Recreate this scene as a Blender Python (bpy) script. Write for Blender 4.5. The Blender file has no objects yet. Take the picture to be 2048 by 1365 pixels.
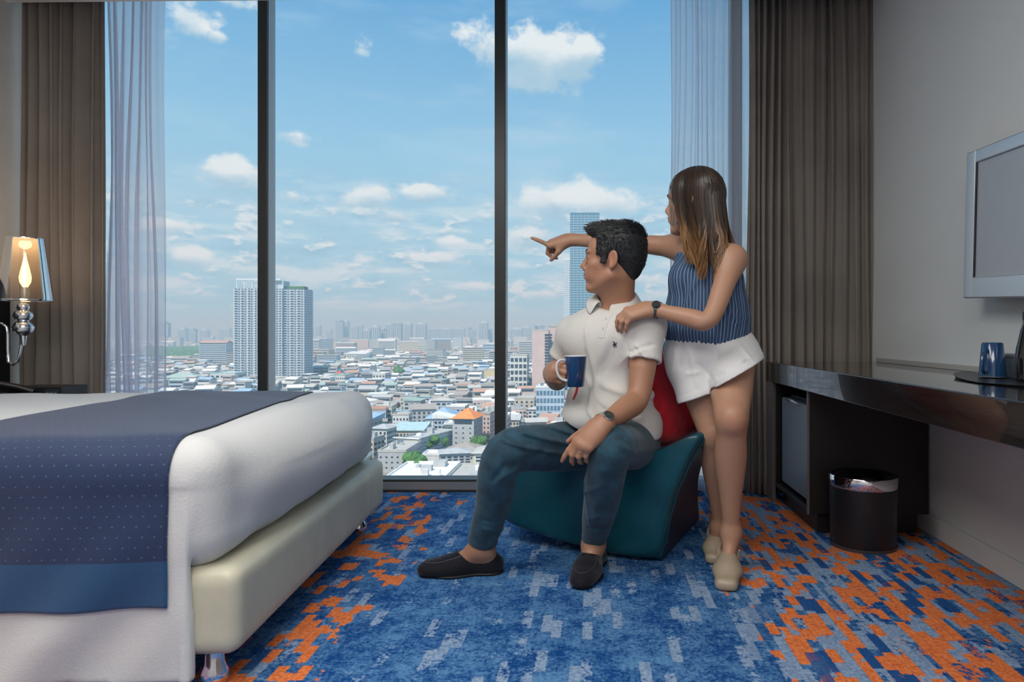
import bpy, bmesh, math, random
import numpy as np
from mathutils import Vector, Matrix
from mathutils.bvhtree import BVHTree

SC = bpy.context.scene
COL = SC.collection
rnd = random.Random(7)
PI = math.pi

# ------------------------------------------------------------------ node helpers
def lin(r, g, b):
    f = lambda c: (c/255/12.92) if c/255 <= .04045 else ((c/255+.055)/1.055)**2.4
    return (f(r), f(g), f(b), 1.0)

class V:
    """socket wrapper: arithmetic builds Math nodes"""
    def __init__(s, nt, sock): s.nt, s.s = nt, sock
    def m(s, op, *a, clamp=False):
        n = s.nt.nodes.new('ShaderNodeMath'); n.operation = op; n.use_clamp = clamp
        for i, x in enumerate((s,)+a):
            if isinstance(x, V): s.nt.links.new(x.s, n.inputs[i])
            else: n.inputs[i].default_value = x
        return V(s.nt, n.outputs[0])
    def __add__(s, o): return s.m('ADD', o)
    __radd__ = __add__
    def __sub__(s, o): return s.m('SUBTRACT', o)
    def __mul__(s, o): return s.m('MULTIPLY', o)
    __rmul__ = __mul__
    def __truediv__(s, o): return s.m('DIVIDE', o)
    def sstep(s, lo, hi):
        n = s.nt.nodes.new('ShaderNodeMapRange'); n.interpolation_type = 'SMOOTHSTEP'
        s.nt.links.new(s.s, n.inputs[0]); n.inputs[1].default_value = lo; n.inputs[2].default_value = hi
        return V(s.nt, n.outputs[0])

def comb(nt, x, y, z=0.0):
    n = nt.nodes.new('ShaderNodeCombineXYZ')
    for i, a in enumerate((x, y, z)):
        if isinstance(a, V): nt.links.new(a.s, n.inputs[i])
        else: n.inputs[i].default_value = a
    return V(nt, n.outputs[0])

def noise(nt, vec, scale, detail=4, rough=.55, out=0):
    n = nt.nodes.new('ShaderNodeTexNoise'); n.inputs['Scale'].default_value = scale
    n.inputs['Detail'].default_value = detail; n.inputs['Roughness'].default_value = rough
    if vec is not None: nt.links.new(vec.s, n.inputs['Vector'])
    return V(nt, n.outputs[out])

def white(nt, vec):
    n = nt.nodes.new('ShaderNodeTexWhiteNoise'); n.noise_dimensions = '3D'
    nt.links.new(vec.s, n.inputs['Vector']); return V(nt, n.outputs[0])

def mixc(nt, f, a, b):
    n = nt.nodes.new('ShaderNodeMix'); n.data_type = 'RGBA'
    if isinstance(f, V): nt.links.new(f.s, n.inputs[0])
    else: n.inputs[0].default_value = f
    for i, c in ((6, a), (7, b)):
        if isinstance(c, V): nt.links.new(c.s, n.inputs[i])
        else: n.inputs[i].default_value = c if len(c) == 4 else (*c, 1)
    return V(nt, n.outputs[2])

def ramp(nt, f, stops):
    n = nt.nodes.new('ShaderNodeValToRGB'); cr = n.color_ramp
    while len(cr.elements) < len(stops): cr.elements.new(.5)
    for e, (p, c) in zip(cr.elements, stops): e.position = p; e.color = c
    nt.links.new(f.s, n.inputs[0]); return V(nt, n.outputs[0])

def texco(nt, which='Object'):
    n = nt.nodes.new('ShaderNodeTexCoord'); return V(nt, n.outputs[which])

def sep(nt, v):
    n = nt.nodes.new('ShaderNodeSeparateXYZ'); nt.links.new(v.s, n.inputs[0])
    return [V(nt, o) for o in n.outputs]

def attr(nt, name, out='Fac'):
    n = nt.nodes.new('ShaderNodeAttribute'); n.attribute_name = name; return V(nt, n.outputs[out])

_M = {}
def mat(name, color=(.5, .5, .5), rough=.6, metal=0.0, var=0.0, vscale=8, bump=0.0, bscale=60, coat=0.0, sheen=0.0, trans=0.0, spec=None, colfn=None, stretch=None):
    if name in _M: return _M[name]
    m = bpy.data.materials.new(name); m.use_nodes = True; nt = m.node_tree
    p = nt.nodes['Principled BSDF']
    c = tuple(color[:3])+(1,)
    p.inputs['Base Color'].default_value = c
    p.inputs['Roughness'].default_value = rough; p.inputs['Metallic'].default_value = metal
    p.inputs['Coat Weight'].default_value = coat
    if spec is not None: p.inputs['Specular IOR Level'].default_value = spec
    if sheen: p.inputs['Sheen Weight'].default_value = sheen
    if trans: p.inputs['Transmission Weight'].default_value = trans
    co = texco(nt)
    if stretch:
        mp = nt.nodes.new('ShaderNodeMapping'); mp.inputs['Scale'].default_value = stretch
        nt.links.new(co.s, mp.inputs[0]); co = V(nt, mp.outputs[0])
    if colfn:
        nt.links.new(colfn(nt, co).s, p.inputs['Base Color'])
    elif var:
        f = noise(nt, co, vscale)
        a = tuple(max(0, x*(1-var)) for x in c[:3])+(1,); b = tuple(min(1, x*(1+var)) for x in c[:3])+(1,)
        nt.links.new(mixc(nt, f.sstep(.3, .7), a, b).s, p.inputs['Base Color'])
    if bump:
        b = nt.nodes.new('ShaderNodeBump'); b.inputs['Strength'].default_value = bump; b.inputs['Distance'].default_value = .01
        nt.links.new(noise(nt, co, bscale, 3).s, b.inputs['Height']); nt.links.new(b.outputs[0], p.inputs['Normal'])
    _M[name] = m; return m

def emit(name, color, strength):
    m = bpy.data.materials.new(name); m.use_nodes = True; nt = m.node_tree
    p = nt.nodes['Principled BSDF']; p.inputs['Base Color'].default_value = tuple(color[:3])+(1,)
    p.inputs['Emission Color'].default_value = tuple(color[:3])+(1,); p.inputs['Emission Strength'].default_value = strength
    return m

# ------------------------------------------------------------------ camera: eye height .86 m, looking along +Y at the window
F_PX, CX, CY, CAMZ = 1350.0, 1185.0, 668.0, .86
cam = bpy.data.cameras.new('camera'); camo = bpy.data.objects.new('camera', cam); COL.objects.link(camo)
camo.location = (0, 0, CAMZ); camo.rotation_euler = (PI/2, 0, 0)
cam.sensor_width = 36; cam.lens = F_PX/2048*36
cam.shift_x = -(CX-1024)/2048; cam.shift_y = -(682.5-CY)/2048
cam.clip_start = .05; cam.clip_end = 30000
SC.camera = camo

def P(px, py, d):
    """point at depth d seen at a pixel of the photograph"""
    return np.array(((px-CX)*d/F_PX, d, CAMZ-(py-CY)*d/F_PX))

# ------------------------------------------------------------------ world
SC.view_settings.view_transform = 'Standard'; SC.view_settings.look = 'None'
SC.view_settings.gamma = 1; SC.view_settings.use_curve_mapping = False
SC.view_settings.exposure = 0.0
SKY = 1.0
def build_world():
    w = bpy.data.worlds.new('sky'); SC.world = w; w.use_nodes = True; nt = w.node_tree
    bg = nt.nodes['Background']
    x, y, z = sep(nt, texco(nt, 'Generated'))
    az = x.m('ARCTAN2', y)
    el = z.m('ARCTAN2', (x*x+y*y).m('SQRT'))
    base = ramp(nt, (el/1.5708).m('ADD', 0.0, clamp=True), [
        (0.0, lin(158, 202, 226)), (.035, lin(160, 204, 228)), (.09, lin(170, 210, 232)), (.17, lin(150, 200, 233)), (.30, lin(98, 165, 218)), (1.0, lin(66, 128, 198))])
    uv = comb(nt, az, el)
    # wisps of cirrus
    rot = nt.nodes.new('ShaderNodeMapping'); rot.inputs['Rotation'].default_value = (0, 0, .35); rot.inputs['Scale'].default_value = (3.0, 14.0, 1)
    nt.links.new(uv.s, rot.inputs[0])
    cir = noise(nt, V(nt, rot.outputs[0]), 1.0, 7, .62).sstep(.47, .75)
    sky = mixc(nt, cir*.42, base, lin(205, 225, 238))
    # low stratocumulus band near the horizon
    band = noise(nt, comb(nt, az*9.0, el*42.0, 3.1), 1.0, 6, .6)
    win = el.sstep(.012, .05)*(1.0-el.sstep(.10, .24)*1.0) if False else el.sstep(.012, .05)*(el*-1.0).sstep(-.26, -.10)
    sky = mixc(nt, band.sstep(.47, .64)*win*.85, sky, lin(226, 236, 241))
    sky = mixc(nt, (band*-1.0).sstep(-.46, -.34)*win*.55, sky, lin(150, 190, 214))
    # cumulus
    clouds = [(1085,120,95,52,1),(1165,108,32,28,1),(985,85,70,32,.75),(1150,408,105,34,1.15),(1062,478,50,24,.9),(462,352,52,30,1.1),(430,75,28,14,.75),
              (375,35,62,50,.75),(745,398,50,26,1),(848,388,52,18,.95),(790,436,34,13,.8),(380,517,48,22,1.05),(345,455,66,20,.9),(582,275,48,18,.65),
              (722,85,30,26,.5),(868,520,56,17,.95),(905,485,36,12,.75),(580,395,34,16,.6),(650,392,22,10,.55),(470,5,60,14,.7),(745,525,50,12,.7),(940,575,60,10,.7),(1090,590,70,10,.7),(640,575,50,9,.6),(1270,560,60,12,.8)]
    m = None; sh = None
    det = noise(nt, comb(nt, az, el*1.35, 1.7), 26.0, 8, .62)
    det2 = noise(nt, comb(nt, az, el*1.35, 8.2), 9.0, 4, .55)
    wob = (det2-.5)*.03
    for px, py, rx, ry, s in clouds:
        dx, dz = (px-CX)/F_PX, (CY-py)/F_PX
        a0 = math.atan(dx); e0 = math.atan(dz/math.hypot(1, dx)); c = 1/math.hypot(1, dx)
        du = (az+wob-a0)/(rx*1.25/F_PX*c*c); dv = (el-e0)/(ry*1.3/F_PX*c)
        g = ((du*du+dv*dv)*-1.0).m('EXPONENT')*s
        m = g if m is None else m.m('MAXIMUM', g)
        t = g*dv
        sh = t if sh is None else sh+t
    # scattered cumulus all round the sky outside the window view
    oth = det2.sstep(.56, .72)*(az.m('ABSOLUTE')).sstep(.85, 1.2)*el.sstep(.03, .12)
    dens = (m.m('MAXIMUM', oth)+(det-.5)*1.5).sstep(.32, .72)*m.m('MAXIMUM', oth).sstep(.06, .3)
    shade = (sh+(det-.5)*.9).sstep(-.45, .35)
    ccol = mixc(nt, shade, lin(172, 203, 224), lin(240, 244, 246))
    sky = mixc(nt, dens*.97, sky, ccol)
    small = noise(nt, comb(nt, az*1.0, el*2.3, 5.5), 22.0, 7, .6); sw = el.sstep(.02, .05)*(el*-1.0).sstep(-.235, -.13)
    base2 = noise(nt, comb(nt, az*1.0, el*2.3+.012, 5.5), 22.0, 7, .6)
    sky = mixc(nt, base2.sstep(.53, .66)*sw*.55, sky, lin(150, 188, 212))
    sky = mixc(nt, small.sstep(.545, .64)*sw*.9, sky, lin(236, 242, 245))
    below = (el*-1.0).sstep(-.004, .01)
    sky = mixc(nt, below, sky, lin(140, 172, 190))
    nt.links.new(sky.s, bg.inputs[0]); bg.inputs[1].default_value = SKY
build_world()

# sun: high noon, from behind the building, through thin cloud
su = bpy.data.lights.new('sun', 'SUN'); su.energy = 5.0; su.angle = .03; su.color = (1, .96, .9)
suo = bpy.data.objects.new('sun', su); COL.objects.link(suo); suo.rotation_euler = (math.radians(32), math.radians(-14), 0)

# unseen soft area lights added under the ceiling to brighten the room
def area(name, loc, size, power, color, rot=(0, 0, 0)):
    l = bpy.data.lights.new(name, 'AREA'); l.shape = 'RECTANGLE'; l.size, l.size_y = size; l.energy = power; l.color = color
    o = bpy.data.objects.new(name, l); COL.objects.link(o); o.location = loc; o.rotation_euler = rot; return o
area('added_fill', (-1.1, 1.0, 2.53), (1.6, 1.2), 46, (1, .985, .95))
area('added_fill', (-.1, -.5, 2.53), (1.4, 1.2), 46, (1, .985, .95))

# ------------------------------------------------------------------ mesh helpers
def setp(o, label=None, cat=None, group=None, kind=None):
    if label: o['label'] = label
    if cat: o['category'] = cat
    if group: o['group'] = group
    if kind: o['kind'] = kind
    return o

def empty(name, loc=(0, 0, 0), label=None, cat=None, group=None, rz=0):
    o = bpy.data.objects.new(name, None); COL.objects.link(o); o.location = loc; o.rotation_euler = (0, 0, rz)
    o.empty_display_size = .05
    return setp(o, label, cat, group)

class MB:
    def __init__(s): s.v, s.f, s.mi = [], [], []
    def add(s, vs, fs, mi=0):
        o = len(s.v); s.v += [tuple(map(float, p)) for p in vs]; s.f += [tuple(o+i for i in f) for f in fs]; s.mi += [mi]*len(fs); return s
    def box(s, x0, x1, y0, y1, z0, z1, mi=0, M=None):
        vs = [(x, y, z) for z in (z0, z1) for x, y in ((x0, y0), (x1, y0), (x1, y1), (x0, y1))]
        if M is not None: vs = [tuple(M @ Vector(p)) for p in vs]
        return s.add(vs, [(3, 2, 1, 0), (4, 5, 6, 7), (0, 1, 5, 4), (1, 2, 6, 5), (2, 3, 7, 6), (3, 0, 4, 7)], mi)
    def lathe(s, prof, c=(0, 0, 0), n=24, mi=0, cap=True, sx=1, sy=1):
        vs = [(c[0]+r*sx*math.cos(2*PI*i/n), c[1]+r*sy*math.sin(2*PI*i/n), c[2]+z) for r, z in prof for i in range(n)]
        fs = [(k*n+i, k*n+(i+1) % n, (k+1)*n+(i+1) % n, (k+1)*n+i) for k in range(len(prof)-1) for i in range(n)]
        if cap: fs += [tuple(range(n-1, -1, -1)), tuple((len(prof)-1)*n+i for i in range(n))]
        return s.add(vs, fs, mi)
    def tube(s, pts, r, n=8, mi=0, flat=None):
        pts = [Vector(p) for p in pts]; rs = r if hasattr(r, '__len__') else [r]*len(pts)
        up = Vector((0, 0, 1)); vs = []
        prev = None
        for i, p in enumerate(pts):
            t = (pts[min(i+1, len(pts)-1)]-pts[max(i-1, 0)]).normalized()
            if prev is None:
                a = t.orthogonal().normalized()
            else:
                a = (prev-t*prev.dot(t)); a = a.normalized() if a.length > 1e-6 else t.orthogonal().normalized()
            prev = a; b = t.cross(a)
            for k in range(n):
                w = 2*PI*k/n; vs.append(p+(a*math.cos(w)+b*math.sin(w)*(flat or 1))*rs[i])
        L = len(pts)
        fs = [(k*n+i, k*n+(i+1) % n, (k+1)*n+(i+1) % n, (k+1)*n+i) for k in range(L-1) for i in range(n)]
        fs += [tuple(range(n-1, -1, -1)), tuple((L-1)*n+i for i in range(n))]
        return s.add(vs, fs, mi)
    def build(s, name, m, parent=None, smooth=False, bevel=0, seg=2, loc=None, label=None, cat=None, kind=None, group=None):
        me = bpy.data.meshes.new(name); me.from_pydata(s.v, [], s.f)
        for mm in (m if isinstance(m, (list, tuple)) else [m]): me.materials.append(mm)
        me.polygons.foreach_set('material_index', s.mi)
        if smooth: me.polygons.foreach_set('use_smooth', [True]*len(s.f))
        me.update()
        o = bpy.data.objects.new(name, me); COL.objects.link(o)
        if parent: o.parent = parent
        if loc: o.location = loc
        if bevel:
            b = o.modifiers.new('bevel', 'BEVEL'); b.width = bevel; b.segments = seg; b.limit_method = 'ANGLE'
            me.polygons.foreach_set('use_smooth', [True]*len(s.f))
            o.modifiers.new('wn', 'WEIGHTED_NORMAL')
        elif smooth:
            try: me.set_sharp_from_angle(angle=math.radians(42))
            except Exception: pass
        return setp(o, label, cat, group, kind)

def struct(mb, name, m, **k): return mb.build(name, m, kind='structure', **k)

def grid_mesh(name, pts, m, parent=None, solid=0.0, closed_u=False, **k):
    """pts: array (nu, nv, 3)"""
    nu, nv, _ = pts.shape; b = MB(); iu = nu if closed_u else nu-1
    b.add(pts.reshape(-1, 3), [(i*nv+j, ((i+1) % nu)*nv+j, ((i+1) % nu)*nv+j+1, i*nv+j+1) for i in range(iu) for j in range(nv-1)])
    o = b.build(name, m, parent, smooth=False, **k)
    o.data.polygons.foreach_set('use_smooth', [True]*len(b.f))
    if solid:
        s = o.modifiers.new('solid', 'SOLIDIFY'); s.thickness = solid; s.offset = 0
    return o

# ------------------------------------------------------------------ signed distance sculpting (numpy) + surface nets
def nrm(v): v = np.asarray(v, float); return v/np.linalg.norm(v)
def frame(f, n):
    f = nrm(f); n = np.asarray(n, float); n = nrm(n-f*np.dot(n, f)); return f, n

def spl(pts, n=6):
    pts = [np.atleast_1d(np.asarray(p, float)) for p in pts]; out = []
    for i in range(len(pts)-1):
        a, b, c, d = pts[max(i-1, 0)], pts[i], pts[i+1], pts[min(i+2, len(pts)-1)]
        for u in np.arange(n)/n: out.append(.5*((2*b)+(c-a)*u+(2*a-5*b+4*c-d)*u*u+(3*b-a-3*c+d)*u**3))
    return out+[pts[-1]]
class S:
    def __init__(s): s.ops = []
    def _add(s, fn, c, r, k, op): s.ops.append((fn, np.asarray(c, np.float32), r, k, op)); return s
    def cone(s, a, b, ra, rb, k=.01, op='u', flat=None):
        a = np.asarray(a, np.float32); b = np.asarray(b, np.float32); ba = b-a; L2 = float(ba@ba)+1e-12
        if flat is not None: fn_n = np.asarray(nrm(flat[0]), np.float32); q = flat[1]
        def fn(p):
            t = np.clip((p-a)@ba/L2, 0, 1); w = p-a-t[:, None]*ba; r = ra+(rb-ra)*t
            if flat is not None:
                h = w@fn_n; w = w+np.outer(h*(1/q-1), fn_n).astype(np.float32); return (np.sqrt((w*w).sum(1))-r)*min(1, q)
            return np.sqrt((w*w).sum(1))-r
        return s._add(fn, (a+b)/2, math.sqrt(L2)/2+max(ra, rb)*(max(1, flat[1]) if flat is not None else 1), k, op)
    def ell(s, c, r, R=None, k=.01, op='u'):
        c = np.asarray(c, np.float32); r = np.asarray(r, np.float32); R = np.asarray(R if R is not None else np.eye(3), np.float32)
        def fn(p):
            q = (p-c)@R.T if False else (p-c)@R
            k0 = np.sqrt(((q/r)**2).sum(1))+1e-9; k1 = np.sqrt(((q/(r*r))**2).sum(1))+1e-9
            return k0*(k0-1)/k1
        return s._add(fn, c, float(r.max()), k, op)
    def box(s, c, h, R=None, rad=.01, k=.01, op='u'):
        c = np.asarray(c, np.float32); h = np.asarray(h, np.float32)-rad; R = np.asarray(R if R is not None else np.eye(3), np.float32)
        def fn(p):
            q = np.abs((p-c)@R)-h
            return np.sqrt((np.maximum(q, 0)**2).sum(1))+np.minimum(q.max(1), 0)-rad
        return s._add(fn, c, float(np.linalg.norm(h))+rad*2, k, op)
    def cut(s, c, n, k=.004):
        """remove the side the normal points to"""
        c = np.asarray(c, np.float32); n = np.asarray(nrm(n), np.float32)
        return s._add(lambda p: -((p-c)@n), c, 1e9, k, 's')
    def poly(s, pts, rs, k=.01, op='u', flat=None):
        for i in range(len(pts)-1): s.cone(pts[i], pts[i+1], rs[i], rs[i+1], k if i == 0 else min(k, .006) if op == 'u' else k, op, flat)
        return s
    def limb(s, pts, rs, k0=.04, k=.0025, n=5, grow=0.0):
        p = spl(pts, n); r = [float(x[0])+grow for x in spl(rs, n)]
        m = max(1, (len(p)-1)//4)
        for lo, hi, kk in ((0, m, k0), (m, len(p)-1, k)):
            P_ = np.array(p[lo:hi+1], np.float32); R_ = r[lo:hi+1]
            def fn(q, P_=P_, R_=R_):
                d = None
                for i in range(len(P_)-1):
                    ba = P_[i+1]-P_[i]; w = q-P_[i]; t = np.clip(w@ba/(float(ba@ba)+1e-12), 0, 1); w = w-t[:, None]*ba
                    e = np.sqrt((w*w).sum(1))-(R_[i]+(R_[i+1]-R_[i])*t); d = e if d is None else np.minimum(d, e)
                return d
            c = (P_.min(0)+P_.max(0))/2; s._add(fn, c, float(np.linalg.norm(P_-c, axis=1).max())+max(R_), kk, 'u')
        return s
    def ext(s, o, grow=0.0):
        for fn, c, r, k, op in o.ops:
            s.ops.append(((lambda p, fn=fn: fn(p)-grow) if grow and op == 'u' else fn, c, r+grow, k, op))
        return s
    def __call__(s, p, bc=None, br=None):
        d = np.full(len(p), .5, np.float32)
        for fn, c, r, k, op in s.ops:
            if bc is not None and r < 1e8 and float(np.linalg.norm(bc-c))-r > br+.075: continue
            e = fn(p).astype(np.float32)
            if op == 'u':
                h = np.maximum(k-np.abs(d-e), 0)/k; d = np.minimum(d, e)-h*h*k*.25
            else:
                e = -e; h = np.maximum(k-np.abs(d-e), 0)/k; d = np.maximum(d, e)+h*h*k*.25
        return d

def surface(fn, lo, hi, h, n=24):
    """fn(points, block centre, block radius) -> distance; returns verts, quads"""
    lo = np.asarray(lo, np.float64); hi = np.asarray(hi, np.float64)
    nb = np.maximum(1, np.ceil((hi-lo)/(h*n)).astype(int)); N = nb*n+2
    bi = np.stack(np.meshgrid(*[np.arange(k) for k in nb], indexing='ij'), -1).reshape(-1, 3)
    cen = lo+(bi+.5)*n*h; br = n*h*math.sqrt(3)/2
    dc = fn(cen.astype(np.float32), None, None)
    act = bi[np.abs(dc) < br*1.7+.03]
    g1 = np.stack(np.meshgrid(*[np.arange(n+1)]*3, indexing='ij'), -1).reshape(-1, 3)
    VS, ID, QD = [], [], []
    key = lambda c: (c[:, 0].astype(np.int64)*N[1]+c[:, 1])*N[2]+c[:, 2]
    corners = np.array([(i, j, k) for i in (0, 1) for j in (0, 1) for k in (0, 1)])
    edges = [(a, b) for a in range(8) for b in range(a+1, 8) if np.abs(corners[a]-corners[b]).sum() == 1]
    for b in act:
        o = b*n; pts = (lo+(o+g1)*h).astype(np.float32); bc = (lo+(o+n/2)*h)
        d = fn(pts, bc, br).reshape(n+1, n+1, n+1)
        ins = d < 0
        if not ins.any() or ins.all(): continue
        cs = np.stack([ins[i:i+n, j:j+n, k:k+n] for i, j, k in corners], -1).sum(-1)
        cell = np.argwhere((cs > 0) & (cs < 8))
        if not len(cell): continue
        dv = np.stack([d[cell[:, 0]+i, cell[:, 1]+j, cell[:, 2]+k] for i, j, k in corners], -1)
        acc = np.zeros((len(cell), 3)); cnt = np.zeros(len(cell))
        for a, e in edges:
            da, de = dv[:, a], dv[:, e]; x = (da < 0) != (de < 0)
            t = np.where(x, da/np.where(x, da-de, 1), 0)
            acc += x[:, None]*(corners[a]+t[:, None]*(corners[e]-corners[a])); cnt += x
        VS.append(lo+(o+cell+acc/cnt[:, None])*h); ID.append(key(o+cell))
        for ax in range(3):
            u, v = (ax+1) % 3, (ax+2) % 3
            sl = [slice(0, n)]*3; sh = list(sl); sh[ax] = slice(1, n+1)
            A, B = ins[tuple(sl)], ins[tuple(sh)]
            e = np.argwhere(A != B)
            if not len(e): continue
            eu = np.zeros(3, int); eu[u] = 1; ev = np.zeros(3, int); ev[v] = 1
            g = o+e; q = np.stack([key(g-eu-ev), key(g-ev), key(g), key(g-eu)], 1)
            fl = ~A[e[:, 0], e[:, 1], e[:, 2]]
            q[fl] = q[fl][:, ::-1]; QD.append(q)
    VS = np.concatenate(VS); ID = np.concatenate(ID); QD = np.concatenate(QD)
    srt = np.argsort(ID); ID = ID[srt]; VS = VS[srt]
    pos = np.clip(np.searchsorted(ID, QD), 0, len(ID)-1); ok = (ID[pos] == QD).all(1)
    return VS, pos[ok]

def relax(vs, qs, it=3, w=.5, mask=None):
    e = np.concatenate([qs[:, [0, 1]], qs[:, [1, 2]], qs[:, [2, 3]], qs[:, [3, 0]]]); n = len(vs)
    cnt = np.bincount(e[:, 0], minlength=n)+np.bincount(e[:, 1], minlength=n); cnt = np.maximum(cnt, 1)
    for k in range(it):
        a = np.stack([np.bincount(e[:, 0], vs[e[:, 1], c], n)+np.bincount(e[:, 1], vs[e[:, 0], c], n) for c in range(3)], 1)/cnt[:, None]
        m = w if mask is None else w*mask[:, None]
        vs = vs+(a-vs)*m
    return vs
def np_mesh(name, vs, qs, mats, parent=None, mi=None, attrs=None, **k):
    me = bpy.data.meshes.new(name); nq = len(qs)
    me.vertices.add(len(vs)); me.vertices.foreach_set('co', np.asarray(vs, np.float32).ravel())
    me.loops.add(nq*4); me.loops.foreach_set('vertex_index', np.asarray(qs, np.int32).ravel())
    me.polygons.add(nq); me.polygons.foreach_set('loop_start', np.arange(0, nq*4, 4, dtype=np.int32))
    me.polygons.foreach_set('use_smooth', np.ones(nq, bool))
    for m in (mats if isinstance(mats, (list, tuple)) else [mats]): me.materials.append(m)
    if mi is not None: me.polygons.foreach_set('material_index', np.asarray(mi, np.int32))
    for an, a in (attrs or {}).items():
        at = me.attributes.new(an, 'FLOAT', 'POINT'); at.data.foreach_set('value', np.asarray(a, np.float32))
    me.update(calc_edges=True); me.validate()
    o = bpy.data.objects.new(name, me); COL.objects.link(o)
    if parent: o.parent = parent
    return setp(o, **k)

def sdf_obj(name, fn, lo, hi, h, mats, parent=None, attrfn=None, **k):
    v, q = surface(fn, lo, hi, h)
    return np_mesh(name, v, q, mats, parent, attrs=attrfn(v) if attrfn else None, **k)
# ================================================================== the room
XL, XR, YB, YW, ZC = -2.98, 1.453, -1.7, 3.72, 2.55
def carpet_col(nt, co):
    x, y, z = sep(nt, co)
    jit = (noise(nt, co, 150, 2)-.5)*.012; x0_ = x; x = x+jit; y = y+(noise(nt, comb(nt, y*1.0, x*1.0, 5.0), 150, 2)-.5)*.02
    big = noise(nt, comb(nt, x*1.0, y*1.0), 2.3, 3)
    mid = noise(nt, comb(nt, x*1.0, y*1.0, 4.0), 7.0, 3)
    fine = noise(nt, comb(nt, x*1.0, y*1.0, 9.0), 95.0, 2, .7)
    fine2 = noise(nt, comb(nt, x*1.0, y*1.0, 2.0), 30.0, 3, .65)
    def cells(w, l, seed):
        cx = (x/w).m('FLOOR'); off = white(nt, comb(nt, cx, seed, 0.0))
        cy = (y/l+off*3.0).m('FLOOR')
        return white(nt, comb(nt, cx, cy, seed+.5)), white(nt, comb(nt, cx, cy, seed+7.5))
    r1, r1b = cells(.030, .115, 1.0); r2, _ = cells(.030, .075, 2.0); r3, _ = cells(.015, .16, 3.0)
    # zones: orange runs along the desk wall and along the foot of the bed
    zr = (x+(big-.5)*.35).sstep(.36, .66); zl = (x*-1.0+(mid-.5)*.5+(big-.5)*.3).sstep(.55, .86)
    zone = zr.m('MAXIMUM', zl*.72)
    blue = mixc(nt, (fine2*.5+fine*.7+(mid-.5)*.55).sstep(.44, .78), (.005, .060, .235, 1), (.11, .27, .50, 1))
    grey = mixc(nt, (fine*.7+fine2*.3).sstep(.35, .65), (.15, .25, .42, 1), (.33, .44, .60, 1))
    org = mixc(nt, (fine*.7+fine2*.3).sstep(.3, .7), (.62, .115, .028, 1), (.95, .30, .10, 1))
    dark = mixc(nt, fine, (.008, .045, .19, 1), (.03, .13, .36, 1))
    soft = (fine-.5)*.5+(fine2-.5)*.5
    c = mixc(nt, (r1+soft*.8+(mid-.5)*.7+zr*.3).sstep(.80, .92), blue, grey)
    c = mixc(nt, (r3*1.0+zr*.55+soft*.6).sstep(1.03, 1.1), c, grey)
    c = mixc(nt, (r2+(mid-.5)*1.0+zone*.72+soft*.25).sstep(1.20, 1.235), c, org)
    c = mixc(nt, (r1b+soft*.4).sstep(.84, .87)*zone, c, dark)
    lines = (x0_/.030).m('FRACT').m('SUBTRACT', .5).m('ABSOLUTE').sstep(.44, .5)*.28
    return mixc(nt, lines, c, (.01, .05, .16, 1))
M_carpet = mat('carpet', rough=.95, colfn=carpet_col, bump=.5, bscale=220, spec=.1)
struct(MB().box(XL-.05, XR+.05, YB-.05, YW, -.12, 0), 'floor', M_carpet)
M_wall = mat('wall_paper', (.62, .60, .555), .75, var=.03, vscale=3, bump=.12, bscale=160)
M_wallR = mat('wall_paper_pale', (.66, .675, .66), .7, var=.03, vscale=2, bump=.15, bscale=200)
M_white = mat('white_paint', (.82, .81, .79), .6)
struct(MB().box(XL-.12, XL, YB, YW+.1, 0, 2.9), 'wall_left', M_wall)
struct(MB().box(XR, XR+.12, YB, YW+.1, 0, 2.9), 'wall_right', M_wallR)
struct(MB().box(XL-.12, XR+.12, YB-.12, YB, 0, 2.9), 'wall_back', M_wall)
b = MB(); v = [(XL-.12, YB), (XR+.12, YB), (XR+.12, 3.36), (XL-.12, 3.445)]
b.add([(x, y, z) for z in (ZC, ZC+.35) for x, y in v], [(3, 2, 1, 0), (4, 5, 6, 7), (0, 1, 5, 4), (1, 2, 6, 5), (2, 3, 7, 6), (3, 0, 4, 7)])
struct(b, 'ceiling', M_white)
struct(MB().box(XL-.12, XR+.12, 3.2, YW+.3, 2.9, 3.0), 'trim_1', M_white)
struct(MB().box(XR-.014, XR, YB, 3.5, 0, .085), 'baseboard_right', M_wallR, bevel=.004)

# window: aluminium frame, three mullions, four panes
M_alu = mat('dark_aluminium', (.034, .036, .036), .38, metal=.2)
M_alu2 = mat('grey_aluminium', (.30, .31, .32), .4, metal=.5)
mg = bpy.data.materials.new('window_glass'); mg.use_nodes = True; nt = mg.node_tree; nt.nodes.clear()
out = nt.nodes.new('ShaderNodeOutputMaterial'); mx = nt.nodes.new('ShaderNodeMixShader'); tr = nt.nodes.new('ShaderNodeBsdfTransparent'); gl = nt.nodes.new('ShaderNodeBsdfGlossy')
tr.inputs[0].default_value = (.97, .99, .99, 1); gl.inputs['Roughness'].default_value = .01; fr = nt.nodes.new('ShaderNodeFresnel'); fr.inputs[0].default_value = 1.07
nt.links.new(fr.outputs[0], mx.inputs[0]); nt.links.new(tr.outputs[0], mx.inputs[1]); nt.links.new(gl.outputs[0], mx.inputs[2]); nt.links.new(mx.outputs[0], out.inputs[0])
win = empty('window_1', (0, 3.72, 0)); win['kind'] = 'structure'
def loc_build(b, name, m, parent, **k):
    o = b.build(name, m, parent, **k); o.location = -Vector(parent.location); return o
loc_build(MB().box(XL, XR, 3.66, 3.80, 0, .012).box(XL, XR, 3.69, 3.80, .05, .062), 'bottom_rail', M_alu, win)
loc_build(MB().box(XL, XR, 3.672, 3.79, .012, .05), 'sill', M_alu2, win)
loc_build(MB().box(XL, XR, 3.66, 3.80, 2.84, 2.9), 'top_rail', M_alu, win)
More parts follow.
